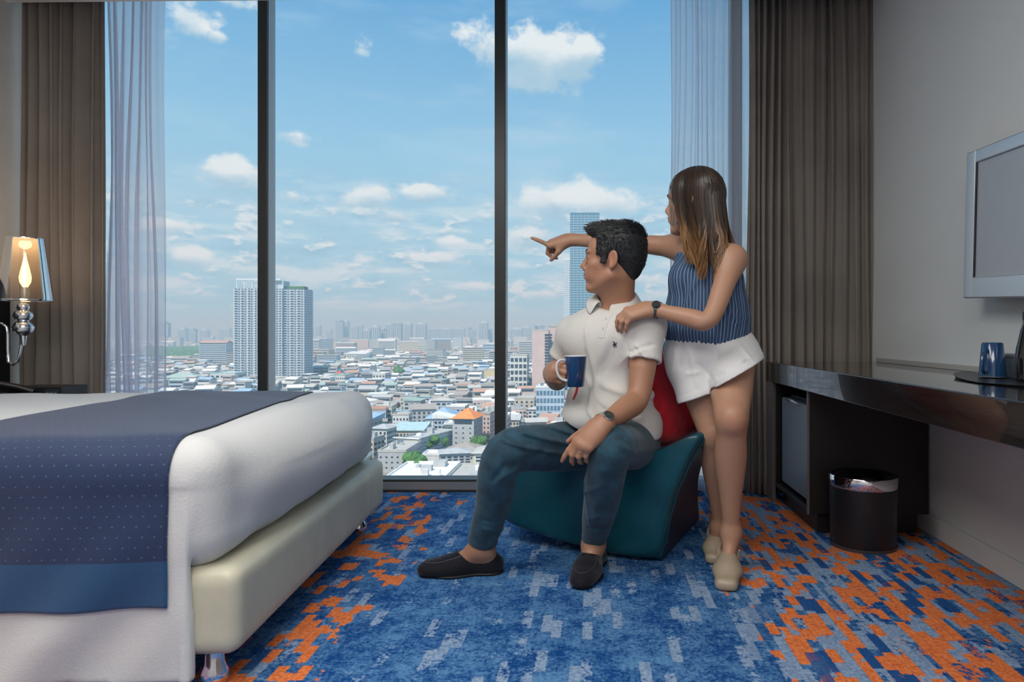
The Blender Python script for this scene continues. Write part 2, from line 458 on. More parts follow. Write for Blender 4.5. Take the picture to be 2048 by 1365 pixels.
for xa, xb in ((-1.823, -1.772), (-.533, -.475), (.757, .815)):
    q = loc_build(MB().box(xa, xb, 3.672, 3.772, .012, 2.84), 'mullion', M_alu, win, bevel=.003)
    g = MB().box(xb-.003, xb+.002, 3.690, 3.768, .05, 2.84); loc_build(g, 'sky_lit_side', mat('sky_lit_aluminium', (.46, .50, .54), .45, metal=.2), win)  # skylight on the mullion's side face, put in as a paler colour
for xa, xb in ((XL, -1.823), (-1.772, -.533), (-.475, .757), (.815, XR)):
    loc_build(MB().box(xa, xb, 3.742, 3.748, .05, 2.84), 'pane', mg, win)

# curtains
def cloth_curtain(name, path, z0, z1, folds, amp, m, label, group, seed, thick=.004, npx=14, taper=.0, parts=True, flow=.5):
    """path: list of (x, y) of the hanging line; a pleated sheet, fullness as gathered folds"""
    r = random.Random(seed); n = folds*npx; nz = 28
    px = np.array(path); t = np.linspace(0, 1, n)
    seg = np.linspace(0, 1, len(px)); X = np.interp(t, seg, px[:, 0]); Y = np.interp(t, seg, px[:, 1])
    ph = np.cumsum([r.uniform(.55, 1.55) for _ in range(folds+1)]); ph = np.interp(t*folds, range(folds+1), ph-ph[0]); am = np.interp(t*folds, range(folds+1), [r.uniform(.45, 1.25) for _ in range(folds+1)])
    pts = np.zeros((n, nz, 3))
    for j in range(nz):
        w = j/(nz-1); z = z0+(z1-z0)*w
        sway = .010*np.sin(ph*1.3+w*4+seed)+.006*np.sin(ph*.6-w*7)
        a = amp*am*(1-.35*w)*(1+.15*np.sin(w*5+ph))
        s = np.sin(ph*2*PI+flow*.8*np.sin(w*3+seed+ph*.4)); s = np.sign(s)*np.abs(s)**.8
        pts[:, j, 0] = X+sway*flow+.30*a*np.sin(ph*4*PI+w)+taper*(1-w)*(t-.5)
        pts[:, j, 1] = Y+a*s
        pts[:, j, 2] = z
    o = grid_mesh(name, pts, m, solid=thick); setp(o, label, 'curtain', group); return o
M_black = mat('taupe_curtain', (.225, .195, .168), .85, var=.10, vscale=3, bump=.15, bscale=300, sheen=.2)
ms = bpy.data.materials.new('sheer_voile'); ms.use_nodes = True; nt = ms.node_tree; nt.nodes.clear()
out = nt.nodes.new('ShaderNodeOutputMaterial'); mx = nt.nodes.new('ShaderNodeMixShader'); mx2 = nt.nodes.new('ShaderNodeMixShader')
tr = nt.nodes.new('ShaderNodeBsdfTransparent'); tl = nt.nodes.new('ShaderNodeBsdfTranslucent'); df = nt.nodes.new('ShaderNodeBsdfDiffuse')
tl.inputs[0].default_value = (.86, .86, .95, 1); df.inputs[0].default_value = (.80, .80, .88, 1)
lw = nt.nodes.new('ShaderNodeLayerWeight'); lw.inputs[0].default_value = .38
mr = nt.nodes.new('ShaderNodeMapRange'); mr.inputs[3].default_value = .50; mr.inputs[4].default_value = .96
nt.links.new(lw.outputs['Facing'], mr.inputs[0]); mx2.inputs[0].default_value = .3
nt.links.new(tl.outputs[0], mx2.inputs[1]); nt.links.new(df.outputs[0], mx2.inputs[2])
nt.links.new(mr.outputs[0], mx.inputs[0]); nt.links.new(tr.outputs[0], mx.inputs[1]); nt.links.new(mx2.outputs[0], mx.inputs[2]); nt.links.new(mx.outputs[0], out.inputs[0])
cloth_curtain('blackout_curtain', [(-2.95, 3.49), (-2.75, 3.53), (-2.545, 3.53)], .012, 2.84, 7, .042, M_black, 'taupe blackout curtain drawn aside behind the lamp and headboard', None, 3)
cloth_curtain('blackout_curtain', [(.835, 3.60), (1.0, 3.60), (1.25, 3.57), (1.445, 3.50)], .012, 2.84, 13, .043, M_black, 'taupe blackout curtain with many folds behind the far end of the desk', None, 11, taper=.03)
cloth_curtain('sheer_curtain', [(-2.60, 3.60), (-2.28, 3.61)], .012, 2.84, 6, .030, ms, 'white sheer voile curtain hanging by the bed and lamp', None, 5, thick=0, flow=1.4)
cloth_curtain('sheer_curtain', [(.425, 3.62), (.62, 3.63), (.88, 3.625)], .012, 2.84, 8, .030, ms, 'white sheer voile curtain hanging behind the standing person', None, 8, thick=0, flow=1.2)
# ================================================================== furniture
M_ebony = mat('dark_gloss_wood', (.014, .010, .009), .20, coat=.8, var=.35, vscale=40, bump=.08, bscale=120, stretch=(1, .12, 1))
M_ebonyflat = mat('dark_wood', (.012, .010, .009), .45)
M_edge = mat('worn_wood_edge', (.16, .13, .12), .4)
M_chrome = mat('chrome', (.82, .82, .84), .08, metal=1)
M_blackpl = mat('black_plastic', (.012, .012, .014), .35)
M_navyceram = mat('navy_ceramic', (.008, .050, .140), .15, coat=.5)
M_whiteceram = mat('white_ceramic', (.75, .77, .78), .2)

# desk with built-in cabinet
desk = empty('desk', (1.18, 2.0, 0), 'long glossy dark wood desk running along the right wall under the television', 'desk')
b = MB(); top = [(.909, -.6), (1.452, -.6), (1.452, 3.43), (.909, 3.545)]
b.add([(x, y, z) for z in (.615, .716) for x, y in top], [(3, 2, 1, 0), (4, 5, 6, 7), (0, 1, 5, 4), (1, 2, 6, 5), (2, 3, 7, 6), (3, 0, 4, 7)])
loc_build(b, 'desktop', M_ebony, desk, bevel=.004)
loc_build(MB().box(1.436, 1.4525, -.6, 3.42, .716, .738), 'upstand', mat('desk_upstand', (.42, .41, .38), .35), desk, bevel=.002)
loc_build(MB().box(.93, 1.44, 2.895, 2.925, .085, .615), 'side_panel', M_ebonyflat, desk, bevel=.002)
loc_build(MB().box(.93, 1.40, 3.42, 3.445, .085, .615), 'side_panel', M_ebonyflat, desk, bevel=.002)
loc_build(MB().box(.93, 1.44, 2.925, 3.42, .085, .11), 'cabinet_floor', M_ebonyflat, desk, bevel=.002)
loc_build(MB().box(.97, 1.40, 2.915, 3.43, 0, .085), 'plinth', M_ebonyflat, desk)
loc_build(MB().box(.922, .93, 2.895, 2.907, .085, .615), 'front_edge', M_edge, desk)
loc_build(MB().box(.915, .93, 3.43, 3.545, .0, .615), 'front_edge', M_edge, desk)
loc_build(MB().box(1.41, 1.44, 2.925, 3.42, .11, .615), 'back_panel', M_ebonyflat, desk)
fr = empty('minibar', (1.2, 3.17, .11), 'small grey minibar fridge standing inside the desk cabinet', 'fridge')
loc_build(MB().box(.99, 1.40, 2.955, 3.37, .112, .56), 'cabinet', mat('fridge_body', (.02, .022, .025), .4), fr, bevel=.006)
loc_build(MB().box(.945, .99, 2.955, 3.37, .125, .545), 'door', mat('fridge_door', (.20, .225, .25), .35), fr, bevel=.006)
loc_build(MB().tube([(.944, 3.08, .535), (.925, 3.10, .55), (.925, 3.22, .55), (.944, 3.24, .535)], .006), 'handle', M_chrome, fr, smooth=True)

# waste bin
bn = empty('waste_bin', (1.103, 2.752, 0), 'round black waste bin with a chrome rim below the desk', 'bin')
MB().lathe([(.118, .001), (.124, .004), (.127, .02), (.131, .245), (.126, .245), (.122, .03), (.115, .012)], n=48).build('body', M_blackpl, bn, smooth=True)
MB().lathe([(.131, .243), (.1335, .248), (.1335, .283), (.131, .288), (.127, .288), (.1265, .244)], n=48, cap=False).build('rim', M_chrome, bn, smooth=True)
MB().lathe([(.129, .0), (.1295, .012), (.128, .013)], n=48, cap=False).build('base_ring', mat('grey_plastic', (.05, .05, .055), .3), bn, smooth=True)

# television on the right wall
tv = empty('television', (1.35, 1.99, 1.23), 'silver framed television mounted on the right wall above the desk', 'television'); tv.rotation_euler = (math.radians(2.6), 0, 0)
TW, TH = .46, .262
M_silver = mat('silver_bezel', (.56, .58, .60), .28, metal=.6)
bz = .055
fr_ = MB()
for y0, y1, z0, z1 in ((-TW, -TW+bz, -TH, TH), (TW-bz, TW, -TH, TH), (-TW+bz, TW-bz, TH-bz+.008, TH), (-TW+bz, TW-bz, -TH, -TH+bz+.02)):
    fr_.box(0, .022, y0, y1, z0, z1)
fr_.build('bezel', M_silver, tv, bevel=.006)
MB().box(.020, .075, -TW+.01, TW-.01, -TH+.012, TH-.012).build('housing', M_blackpl, tv, bevel=.01)
MB().box(.008, .02, -TW+bz-.002, TW-bz+.002, -TH+bz+.018, TH-bz+.01).build('screen', mat('grey_screen', (.34, .36, .375), .22, spec=.8), tv)
MB().box(.004, .008, TW-bz-.008, TW-bz+.002, -TH+bz+.018, TH-bz+.01).build('screen_edge', M_blackpl, tv)
MB().box(.075, .098, -.12, .12, -.1, .1).build('wall_bracket', M_blackpl, tv)

# desk things
tray = empty('tray', (1.26, 1.95, .716), 'thin black leaf shaped tray on the desk under the mug', 'tray')
b = MB(); n = 28; ring = []
for i in range(n):
    a = 2*PI*i/n; ring.append((.15*math.cos(a)*(1-.25*abs(math.sin(a))), .34*math.sin(a)))
vs = [(0, 0, .004)]+[(x*.6, y*.6, .004) for x, y in ring]+[(x, y, .004+.012*(abs(y)/.34)**2) for x, y in ring]+[(x*.97, y*.97, .0005) for x, y in ring]
fs = [(0, 1+i, 1+(i+1) % n) for i in range(n)]+[(1+i, 1+n+i, 1+n+(i+1) % n, 1+(i+1) % n) for i in range(n)]+[(1+n+i, 1+2*n+i, 1+2*n+(i+1) % n, 1+n+(i+1) % n) for i in range(n)]+[tuple(1+2*n+i for i in range(n))[::-1]]
b.add(vs, fs).build('plate', M_blackpl, tray, smooth=True)
def mug(loc, rz, label, flip=False):
    t = empty('mug', loc, label, 'mug', None, rz)
    H, R1, R0 = .108, .0395, .0305
    prof = [(R0-.003, 0), (R0, .003), (R1, H-.001), (R1-.002, H), (R1-.0045, H-.002), (R0-.003, .008), (0.001, .006)]
    hp = [(-(R0+(R1-R0)*(z/H))-x, 0, z) for x, z in ((-.004, .090), (.012, .094), (.028, .085), (.033, .062), (.027, .038), (.014, .026), (-.003, .022))]
    if flip:
        prof = [(r, H-z) for r, z in prof]; hp = [(x, y, H-z) for x, y, z in hp]
    MB().lathe(prof, n=40, cap=False).build('body', M_navyceram, t, smooth=True)
    if not flip: MB().lathe([(R1-.0046, H-.004), (R0-.0025, .012), (0.001, .0095)], n=40, cap=False).build('inside', M_whiteceram, t, smooth=True)
    rr = [(R1+.0002, H-.0012), (R1-.001, H+.0008), (R1-.004, H+.0008), (R1-.005, H-.001)]
    if flip: rr = [(r, H-z+.0008) for r, z in rr]
    MB().lathe(rr, n=40, cap=False).build('rim', M_whiteceram, t, smooth=True)
    pts = [Vector(p) for p in hp]; sm = []
    for i in range(len(pts)-1):
        for u in (0, .33, .66):
            a, b_, c, d = pts[max(i-1, 0)], pts[i], pts[i+1], pts[min(i+2, len(pts)-1)]
            sm.append(.5*((2*b_)+(c-a)*u+(2*a-5*b_+4*c-d)*u*u+(3*b_-a-3*c+d)*u**3))
    sm.append(pts[-1])
    MB().tube(sm, .0040, 10, flat=1.3).build('handle', M_navyceram if flip else M_whiteceram, t, smooth=True)
    return t
mug((1.265, 2.135, .724), math.radians(36), 'blue mug standing upside down on the black tray on the desk', True)
bx = empty('box', (1.37, 2.12, .716), 'dark grey flat box standing on the desk behind the upturned mug', 'box')
MB().box(-.05, .05, -.21, .17, 0, .075).build('body', mat('grey_box', (.075, .085, .10), .4), bx, bevel=.003)
MB().box(-.052, .052, -.212, .172, .068, .078).build('lid', mat('grey_box_lid', (.12, .135, .15), .4), bx, bevel=.002)
bt = empty('bottle', (1.262, 1.955, .724), 'tall black bottle on the tray next to the upturned mug', 'bottle')
MB().lathe([(.030, 0), (.034, .004), (.034, .06), (.031, .09), (.020, .145), (.0135, .165), (.0125, .19), (.001, .19)], n=28).build('body', mat('black_glass', (.006, .007, .01), .08, coat=.6), bt, smooth=True)
MB().lathe([(.0142, .176), (.0145, .198), (.012, .201), (.001, .201)], n=20).build('cap', M_blackpl, bt, smooth=True)

# ------------------------------------------------------------------ bed
A0 = np.array((-.841, 1.60)); B0 = np.array((-.935, 3.04)); vv = (B0-A0)/np.linalg.norm(B0-A0); uu = np.array((-vv[1], vv[0]))
bed = empty('bed', (A0[0], A0[1], 0), 'wide bed with cream upholstered base on short chrome feet', 'bed', None, math.atan2(uu[1], uu[0]))
# local axes: +x toward the head, -y toward the far side
LB, WB = 1.98, float(np.linalg.norm(B0-A0))
M_cream = mat('cream_leatherette', (.56, .53, .40), .42, bump=.06, bscale=25, var=.05)
M_linen = mat('white_linen', (.63, .63, .615), .85, bump=.12, bscale=160, sheen=.15)
sb = S().box((LB/2, -WB/2, .195), (LB/2, WB/2, .105), rad=.035)
def base_fn(p, bc=None, br=None):
    d = sb(p, bc, br)
    # soft vertical creases in the cover
    return d+.0018*np.exp(-((np.mod(p[:, 1]*3.1+.2*np.sin(p[:, 1]*9), 1)-.5)/.06)**2)*(p[:, 1] < -.75)*(p[:, 0] < .1)
sdf_obj('base', base_fn, (-.03, -WB-.03, .07), (LB+.03, .03, .32), .012, M_cream, bed)
for x, y in ((.09, -.075), (.09, -WB+.09), (LB-.1, -.09), (LB-.1, -WB+.09)):
    MB().lathe([(.030, 0), (.034, .004), (.034, .03), (.024, .05), (.022, .10), (.03, .102)], c=(x, y, 0), n=24).build('leg', M_chrome, bed, smooth=True)
# duvet: tucked at the foot, hanging over the near side
dv = empty('duvet', (A0[0], A0[1], .3), 'white duvet covering the bed and hanging to the floor on its near side', 'bedding', None, bed.rotation_euler[2])
sd = S().box((LB/2+.02, -WB/2+.01, .45), (LB/2-.02, WB/2+.006, .157), rad=.085)
sd.ell((.09, -WB/2, .47), (.13, WB/2-.08, .13), k=.06)
slab = S().box((LB/2+.05, .012, .27), (LB/2-.05, .016, .255), rad=.010)
def drape(p):
    x, y, z = p[:, 0], p[:, 1], p[:, 2]
    side = np.clip((y+.03)/.05, 0, 1)*np.clip((.56-z)/.15, 0, 1)
    f = side*np.clip((.60-z)/.45, 0, 1)**1.5*(.013*np.sin(x*12+z*9+1.0)+.008*np.sin(x*27+z*22))*np.clip((x-.02)/.25, .15, 1)
    top = .004*np.sin(x*7+y*3)*np.sin(y*5+1)*(z > .5)+.0022*np.sin(x*19+y*13+2*np.sin(y*6))
    foot = (x < .12)*np.clip((.52-z)/.2, 0, 1)*.0045*np.sin(y*22+z*14)*np.clip((y+.75)/.6, 0, 1)
    return f+top*.8+foot
def duvet_fn(p, bc=None, br=None):
    d = sd(p, bc, br); q = p.copy(); u_ = np.clip((p[:, 2]-.33)/.18, 0, 1); q[:, 1] = p[:, 1]+.016*u_*u_*(3-2*u_); e = slab(q, bc, br)
    h = np.maximum(.014-np.abs(d-e), 0)/.014; d = np.minimum(d, e)-h*h*.014*.25-drape(p)
    hemz = .028+.055*np.clip(p[:, 0]/1.2, 0, 1)+.010*np.sin(p[:, 0]*7)+.006*np.sin(p[:, 0]*17)
    return np.maximum(d, np.where(p[:, 1] > -.02, hemz-p[:, 2], .29-p[:, 2]))
v, q = surface(duvet_fn, (-.08, -WB-.05, .00), (LB+.05, .09, .68), .0085)
duv = np_mesh('cover', v-np.array((0, 0, .3)), q, M_linen, dv)
bvh = BVHTree.FromPolygons([Vector(p) for p in v], [tuple(map(int, f)) for f in q])
# runner: blue strip across the bed, dotted weave, plain border at its hem
def runner_col(nt, co):
    a = attr(nt, 'run_u'); s = attr(nt, 'run_s')
    row = (s/.0235).m('FLOOR'); du = ((a/.027)+row*.5).m('FRACT').m('SUBTRACT', .5); ds = (s/.0235).m('FRACT').m('SUBTRACT', .5)
    dot = (du*du+ds*ds*1.0).sstep(.001, .012); wv = noise(nt, co, 240, 2)
    navy = mixc(nt, wv, (.003, .014, .058, 1), (.006, .028, .095, 1))
    dotc = mixc(nt, dot, (.045, .11, .21, 1), navy)
    band = mixc(nt, noise(nt, co, 180, 2), (.004, .050, .135, 1), (.008, .075, .185, 1))
    return mixc(nt, attr(nt, 'run_e').sstep(.108, .110), band, dotc)
M_run = mat('blue_runner', rough=.7, colfn=runner_col, bump=.12, bscale=400, sheen=.3)
ru = empty('bed_runner', (A0[0], A0[1], .6), 'navy blue dotted bed runner with a plain blue hem laid across the bed', 'bed runner', None, bed.rotation_euler[2])
def build_runner():
    ns, nu = 120, 60
    path = []                       # (y, z, direction) outside points
    for t in np.linspace(-WB+.03, -.11, 60): path.append(((t, .8), (0, -1)))
    for a in np.linspace(0, PI/2, 18)[1:]: path.append(((-.11+.3*math.sin(a), .50+.3*math.cos(a)), (-math.sin(a), -math.cos(a))))
    for t in np.linspace(.49, .225, 42): path.append(((.19, t), (-1, 0)))
    P0 = []; L = 0; prev = None; S_ = []
    for (y, z), dr in path:
        row = []
        w = (y+WB)/WB                                     # far -> near skew
        u0 = .30-.155*min(w, 1.0); u1 = u0+.62
        for k in range(nu):
            u = u0+(u1-u0)*k/(nu-1)
            hit = bvh.ray_cast(Vector((u, y, z)), Vector((0, *dr)), 1)
            h = hit[0]+Vector((0, -dr[0], -dr[1]))*.0045 if hit[0] else (Vector(row[-1]) if row else Vector((u, y, z)))
            row.append(tuple(h))
        P0.append(row); m = np.array(row[nu//2]); L += 0 if prev is None else float(np.linalg.norm(m-prev)); prev = m; S_.append(L)
    pts = np.array(P0)
    for _ in range(2): pts[1:-1] = .25*pts[:-2]+.5*pts[1:-1]+.25*pts[2:]
    pts[:, :, 1:] += 0
    qs = [(i*nu+j, i*nu+j+1, (i+1)*nu+j+1, (i+1)*nu+j) for i in range(len(path)-1) for j in range(nu-1)]
    s = np.repeat(S_, nu); u = np.tile(np.linspace(0, .62, nu), len(path))
    o = np_mesh('cloth', pts.reshape(-1, 3)-np.array((0, 0, .6)), qs, M_run, ru, attrs={'run_s': s, 'run_u': u, 'run_e': s.max()-s})
    m = o.modifiers.new('solid', 'SOLIDIFY'); m.thickness = .003; m.offset = 1
build_runner()

# headboard, nightstand and what stands there
hb = empty('headboard', (-2.95, 2.2, 0), 'tall black headboard panel against the left wall beside the lamp', 'headboard')
loc_build(MB().box(-2.979, -2.93, .95, 3.40, .02, 1.15), 'panel', mat('headboard_navy', (.014, .017, .026), .4), hb, bevel=.006)
loc_build(MB().box(-2.93, -2.915, 2.95, 3.38, .02, 1.12), 'side_panel', M_blackpl, hb, bevel=.004)
ns = empty('nightstand', (-2.66, 3.18, 0), 'black nightstand between the bed and the curtain', 'nightstand')
MB().box(-.25, .25, -.13, .22, .04, .515).build('body', M_ebonyflat, ns, bevel=.004)
MB().box(-.252, .27, -.14, .23, .515, .54).build('top', M_ebony, ns, bevel=.003)
d_ = MB().box(.25, .265, -.12, .21, .30, .50).build('drawer', M_ebonyflat, ns, bevel=.003)
MB().lathe([(.010, 0), (.012, .012), (.001, .014)], n=12).build('knob', M_chrome, d_, smooth=True, loc=(.262, .05, .40))
ck = empty('clock_radio', (-2.60, 3.29, .54), 'small black clock radio on the nightstand by the curtain', 'clock')
MB().box(-.16, .09, -.10, .07, .0, .068).build('body', M_blackpl, ck, bevel=.005)
MB().box(.012, .082, -.103, -.10, .010, .058).build('display', mat('clock_glass', (.015, .03, .035), .1, coat=.8), ck, bevel=.001)
for k in range(3): MB().box(.022+k*.018, .034+k*.018, -.105, -.103, .022, .046).build('digit', mat('clock_digit', (.10, .13, .14), .4), ck)
ph = empty('telephone', (-2.70, 3.09, .54), 'black desk telephone with rows of white keys on the nightstand', 'telephone', None, .5)
MB().add([(-.11, -.09, 0), (.11, -.09, 0), (.11, .09, 0), (-.11, .09, 0), (-.11, -.09, .03), (.11, -.09, .012), (.11, .09, .012), (-.11, .09, .075)], [(3, 2, 1, 0), (4, 5, 6, 7), (0, 1, 5, 4), (1, 2, 6, 5), (2, 3, 7, 6), (3, 0, 4, 7)]).build('body', M_blackpl, ph, bevel=.004)
for i in range(3):
    for j in range(5): MB().box(-.008, .008, -.006, .006, 0, .004).build('key', mat('phone_key', (.5, .52, .54), .5), ph, loc=(-.06+j*.034, -.05+i*.03, .034+.001*j-.0045*j+.012*i*.5))
MB().tube([(-.10, .06, .082), (-.04, .065, .092), (.04, .065, .07), (.10, .06, .045)], [.017, .014, .014, .017], 10).build('handset', M_blackpl, ph, smooth=True)
# wall sconce with clear mirrored shade
def PX(px, py, d): return Vector(P(px, py, d))
lx = -2.70; ld = 3.12
sc_ = empty('wall_lamp', (-2.93, ld, .86), 'chrome wall lamp with a swan neck arm and glowing smoky glass shade', 'lamp')
c = P(47, 600, ld); cx = float(c[0])
def zz(py): return float(P(0, py, ld)[2])
S0 = F_PX/ld
loc_build(MB().lathe([(r/S0, zz(y)) for r, y in ((3, 692), (5, 683), (6, 672), (10, 669), (17, 664), (19, 655), (14, 646), (9, 643), (14, 640), (17, 632), (15, 625), (9, 621), (11, 617), (10, 610), (5, 605), (5, 600), (8, 598), (8, 596))], c=(cx, ld, 0), n=28), 'stem', M_chrome, sc_, smooth=True)
arm = [PX(44, 685, ld), PX(40, 705, ld), PX(35, 724, ld), PX(26, 730, ld), PX(17, 724, ld), PX(15, 700, ld), PX(15, 668, ld), PX(13, 655, ld), PX(5, 648, ld), Vector((-2.925, ld, zz(645)))]
loc_build(MB().tube(arm, .0065, 10), 'arm', M_chrome, sc_, smooth=True)
loc_build(MB().tube([Vector((-2.931, ld, zz(645))), Vector((-2.915, ld, zz(645)))], .03, 20), 'wall_plate', M_chrome, sc_, smooth=True)
mgs = bpy.data.materials.new('smoky_shade'); mgs.use_nodes = True; nt = mgs.node_tree; nt.nodes.clear()
out = nt.nodes.new('ShaderNodeOutputMaterial'); mx = nt.nodes.new('ShaderNodeMixShader'); tr = nt.nodes.new('ShaderNodeBsdfTransparent'); gl = nt.nodes.new('ShaderNodeBsdfGlossy'); tl = nt.nodes.new('ShaderNodeBsdfTranslucent'); mx3 = nt.nodes.new('ShaderNodeMixShader')
tr.inputs[0].default_value = (.80, .79, .77, 1); gl.inputs['Roughness'].default_value = .06; gl.inputs[0].default_value = (.8, .8, .8, 1); fr = nt.nodes.new('ShaderNodeLayerWeight'); fr.inputs[0].default_value = .35
tl.inputs[0].default_value = (.85, .8, .72, 1); mx3.inputs[0].default_value = .18
nt.links.new(tr.outputs[0], mx3.inputs[1]); nt.links.new(tl.outputs[0], mx3.inputs[2])
nt.links.new(fr.outputs['Fresnel'], mx.inputs[0]); nt.links.new(mx3.outputs[0], mx.inputs[1]); nt.links.new(gl.outputs[0], mx.inputs[2]); nt.links.new(mx.outputs[0], out.inputs[0])
prof = [(31/S0, zz(478)), (46/S0, zz(601)), (46.5/S0, zz(601)), (31.5/S0, zz(478))]
sh_ = loc_build(MB().lathe(prof[:2], c=(cx+.008, ld, 0), n=48, cap=False), 'shade', mgs, sc_, smooth=True)
MB().lathe([(31.3/S0, zz(477)), (31.8/S0, zz(479)), (30.6/S0, zz(479)), (31.3/S0, zz(477))], c=(cx+.008, ld, 0), n=48, cap=False).build('shade_rim', M_chrome, sh_, smooth=True)
MB().lathe([(46.3/S0, zz(600)), (46.9/S0, zz(602)), (45.6/S0, zz(602)), (46.3/S0, zz(600))], c=(cx+.008, ld, 0), n=48, cap=False).build('shade_rim', M_chrome, sh_, smooth=True)
loc_build(MB().lathe([(6/S0, zz(598)), (8/S0, zz(590)), (7/S0, zz(575)), (1/S0, zz(575))], c=(cx+.008, ld, 0), n=16), 'socket', mat('lamp_socket', (.5, .42, .3), .4), sc_, smooth=True)
loc_build(MB().lathe([(4/S0, zz(575)), (9/S0, zz(565)), (10/S0, zz(555)), (7/S0, zz(538)), (3/S0, zz(520)), (.5/S0, zz(505))], c=(cx+.008, ld, 0), n=20), 'bulb', emit('bulb_glow', (1, .52, .16), 6.0), sc_, smooth=True)
pl = bpy.data.lights.new('bulb_light', 'POINT'); pl.energy = 1.6; pl.color = (1, .58, .25); pl.shadow_soft_size = .025
plo = bpy.data.objects.new('bulb_light', pl); COL.objects.link(plo); plo.location = (cx+.008, ld, zz(490))
so = empty('socket_plate', (-2.91, 3.10, .70), 'white double power socket plate on the headboard below the lamp', 'socket')
s1, s2 = P(-30, 757, 3.16), P(36, 721, 3.16)
loc_build(MB().box(-2.915, -2.905, 3.02, 3.26, float(s1[2]), float(s2[2])), 'plate', mat('plate_white', (.62, .60, .56), .4), so, bevel=.003)
for y in (3.08, 3.20):
    loc_build(MB().box(-2.905, -2.903, y-.04, y+.04, float(s1[2])+.012, float(s2[2])-.012), 'outlet', mat('plate_grey', (.55, .53, .5), .4), so, bevel=.001)

# ------------------------------------------------------------------ lounge chair: one sculpted leather bucket
CB = math.radians(22); CF = np.array((-math.cos(CB), math.sin(CB))); CW = np.array((math.sin(CB), math.cos(CB))); CO = np.array((.272, 2.52))
def CP(u, w, z): xy = CO+CF*u+CW*w; return np.array((xy[0], xy[1], z))
ch = empty('lounge_chair', (*map(float, CO+CF*.35+CW*.33), 0), 'sculpted teal leather lounge chair with a dark brown outer side under the seated person', 'chair')
WC = .66
sst = lambda x: (lambda t: t*t*(3-2*t))(min(1.0, max(0.0, x)))
def chair_section(w):
    """closed outline (u, z) at depth w behind the front face: outer side wall, rim, inner side, seat, nose, underside"""
    ht = .500+.25*sst((w-.06)/.5)
    lean = lambda z: (-.66*z*z if z < .55 else -.1997-.12*(z-.55))+.055*sst(w/.3)*math.sin(PI*min(1, z/.48))
    bk = sst((w-.46)/.12)                                   # the back rises behind the seat
    bh = lambda u: .93-.52*sst((u-.10)/.30) if u > .05 else ht+(.93-ht)*sst((u+.25)/.3)
    dish = .045*math.sin(PI*min(1, max(0, w/.62)))**1.5
    outer = [(.02, .004), (lean(.08)+.003, .08), (lean(.18), .18), (lean(.28), .28), (lean(.38), .38)]+[(lean(.38+(ht-.38)*k), .38+(ht-.38)*k) for k in (.35, .7, .93)]
    tu = lean(ht)
    top = [(tu+.012, ht+.008), (tu+.045, ht+.002)]
    inner = [(tu+.10, ht-.030), (tu+.17, .435+.3*(ht-.5)), (.09, .405-dish*.6), (.16, .376-dish), (.28, .362-dish), (.42, .36-dish), (.56, .36-dish*.8), (.64, .352-dish*.2)]
    inner = [(u, z+(max(z, bh(u))-z)*bk) for u, z in inner]
    zn = lambda z: z+max(0, bh(.68)-.36)*bk*max(0, (z-.2)/.15)
    nose = [(.695, zn(.33)), (.722, zn(.285)), (.724, .22), (.712, .15), (.685, .10), (.64, .075), (.48, .045), (.25, .012)]
    return outer+top+inner+nose, len(outer)
ws = [-.034, -.026, -.012, .008, .035, .07, .12, .19, .27, .35, .42, .47, .505, .54, .58, .615, .64, .655, .662]
secs = []
for w in ws:
    o_, no = chair_section(min(max(w, .012), .64)); o_ = np.array(o_)
    c_ = o_.mean(0)
    s_ = {-.034: .88, -.026: .945, -.012: .982, .655: .985, .662: .955}.get(w, 1.0)
    o_ = c_+(o_-c_)*s_; o_[:, 1] = np.maximum(o_[:, 1], .002)
    secs.append([CP(u, w-.03*math.sin(min(1, max(0, z/.42))*PI*.5)*(1 if w < .1 else 0)+(0 if w > .0 else .0), z) for u, z in o_])
secs = np.array(secs); org = np.array(ch.location)
nS, nP, _ = secs.shape
b = MB(); b.add((secs-org).reshape(-1, 3), [], 0)
for i in range(nS-1):
    for j in range(nP):
        k = (j+1) % nP; b.f.append((i*nP+j, i*nP+k, (i+1)*nP+k, (i+1)*nP+j)); b.mi.append(1 if j < no-1 and i >= 3 else 0)
b.f.append(tuple(range(nP))[::-1]); b.mi.append(0); b.f.append(tuple((nS-1)*nP+j for j in range(nP))); b.mi.append(0)
M_teal = mat('teal_leather', (.008, .075, .102), .30, var=.18, vscale=5, bump=.10, bscale=9, coat=.15)
M_brown = mat('brown_leather', (.040, .022, .022), .38, var=.25, vscale=6, bump=.10, bscale=12)
# split the outer back off as a part of its own
def sub_part(src, idx, name, m):
    q = MB(); q.v = src.v; q.f = [f for f, i in zip(src.f, src.mi) if i == idx]; q.mi = [0]*len(q.f)
    used = sorted({i for f in q.f for i in f}); mp = {a: n for n, a in enumerate(used)}
    q.v = [src.v[a] for a in used]; q.f = [tuple(mp[i] for i in f) for f in q.f]
    o = q.build(name, m, ch); o.data.polygons.foreach_set('use_smooth', [True]*len(q.f))
    s = o.modifiers.new('sub', 'SUBSURF'); s.levels = s.render_levels = 2; s.boundary_smooth = 'PRESERVE_CORNERS'
    return o
sub_part(b, 0, 'shell', M_teal); o = sub_part(b, 1, 'outer_back', M_brown); setp(o, 'dark brown leather outer back')
for i in (3,):
    pts = [Vector(p-org)+Vector((0, 0, 0)) for p in secs[i][1:no+1]]; sh = Vector((*(-CW*.004 if i == 3 else CW*.018), 0))
    MB().tube([p+sh+Vector((*(-CF*.002), 0)) for p in pts], .0045, 8).build('piping', mat('teal_piping', (.01, .05, .06), .3), ch, smooth=True)

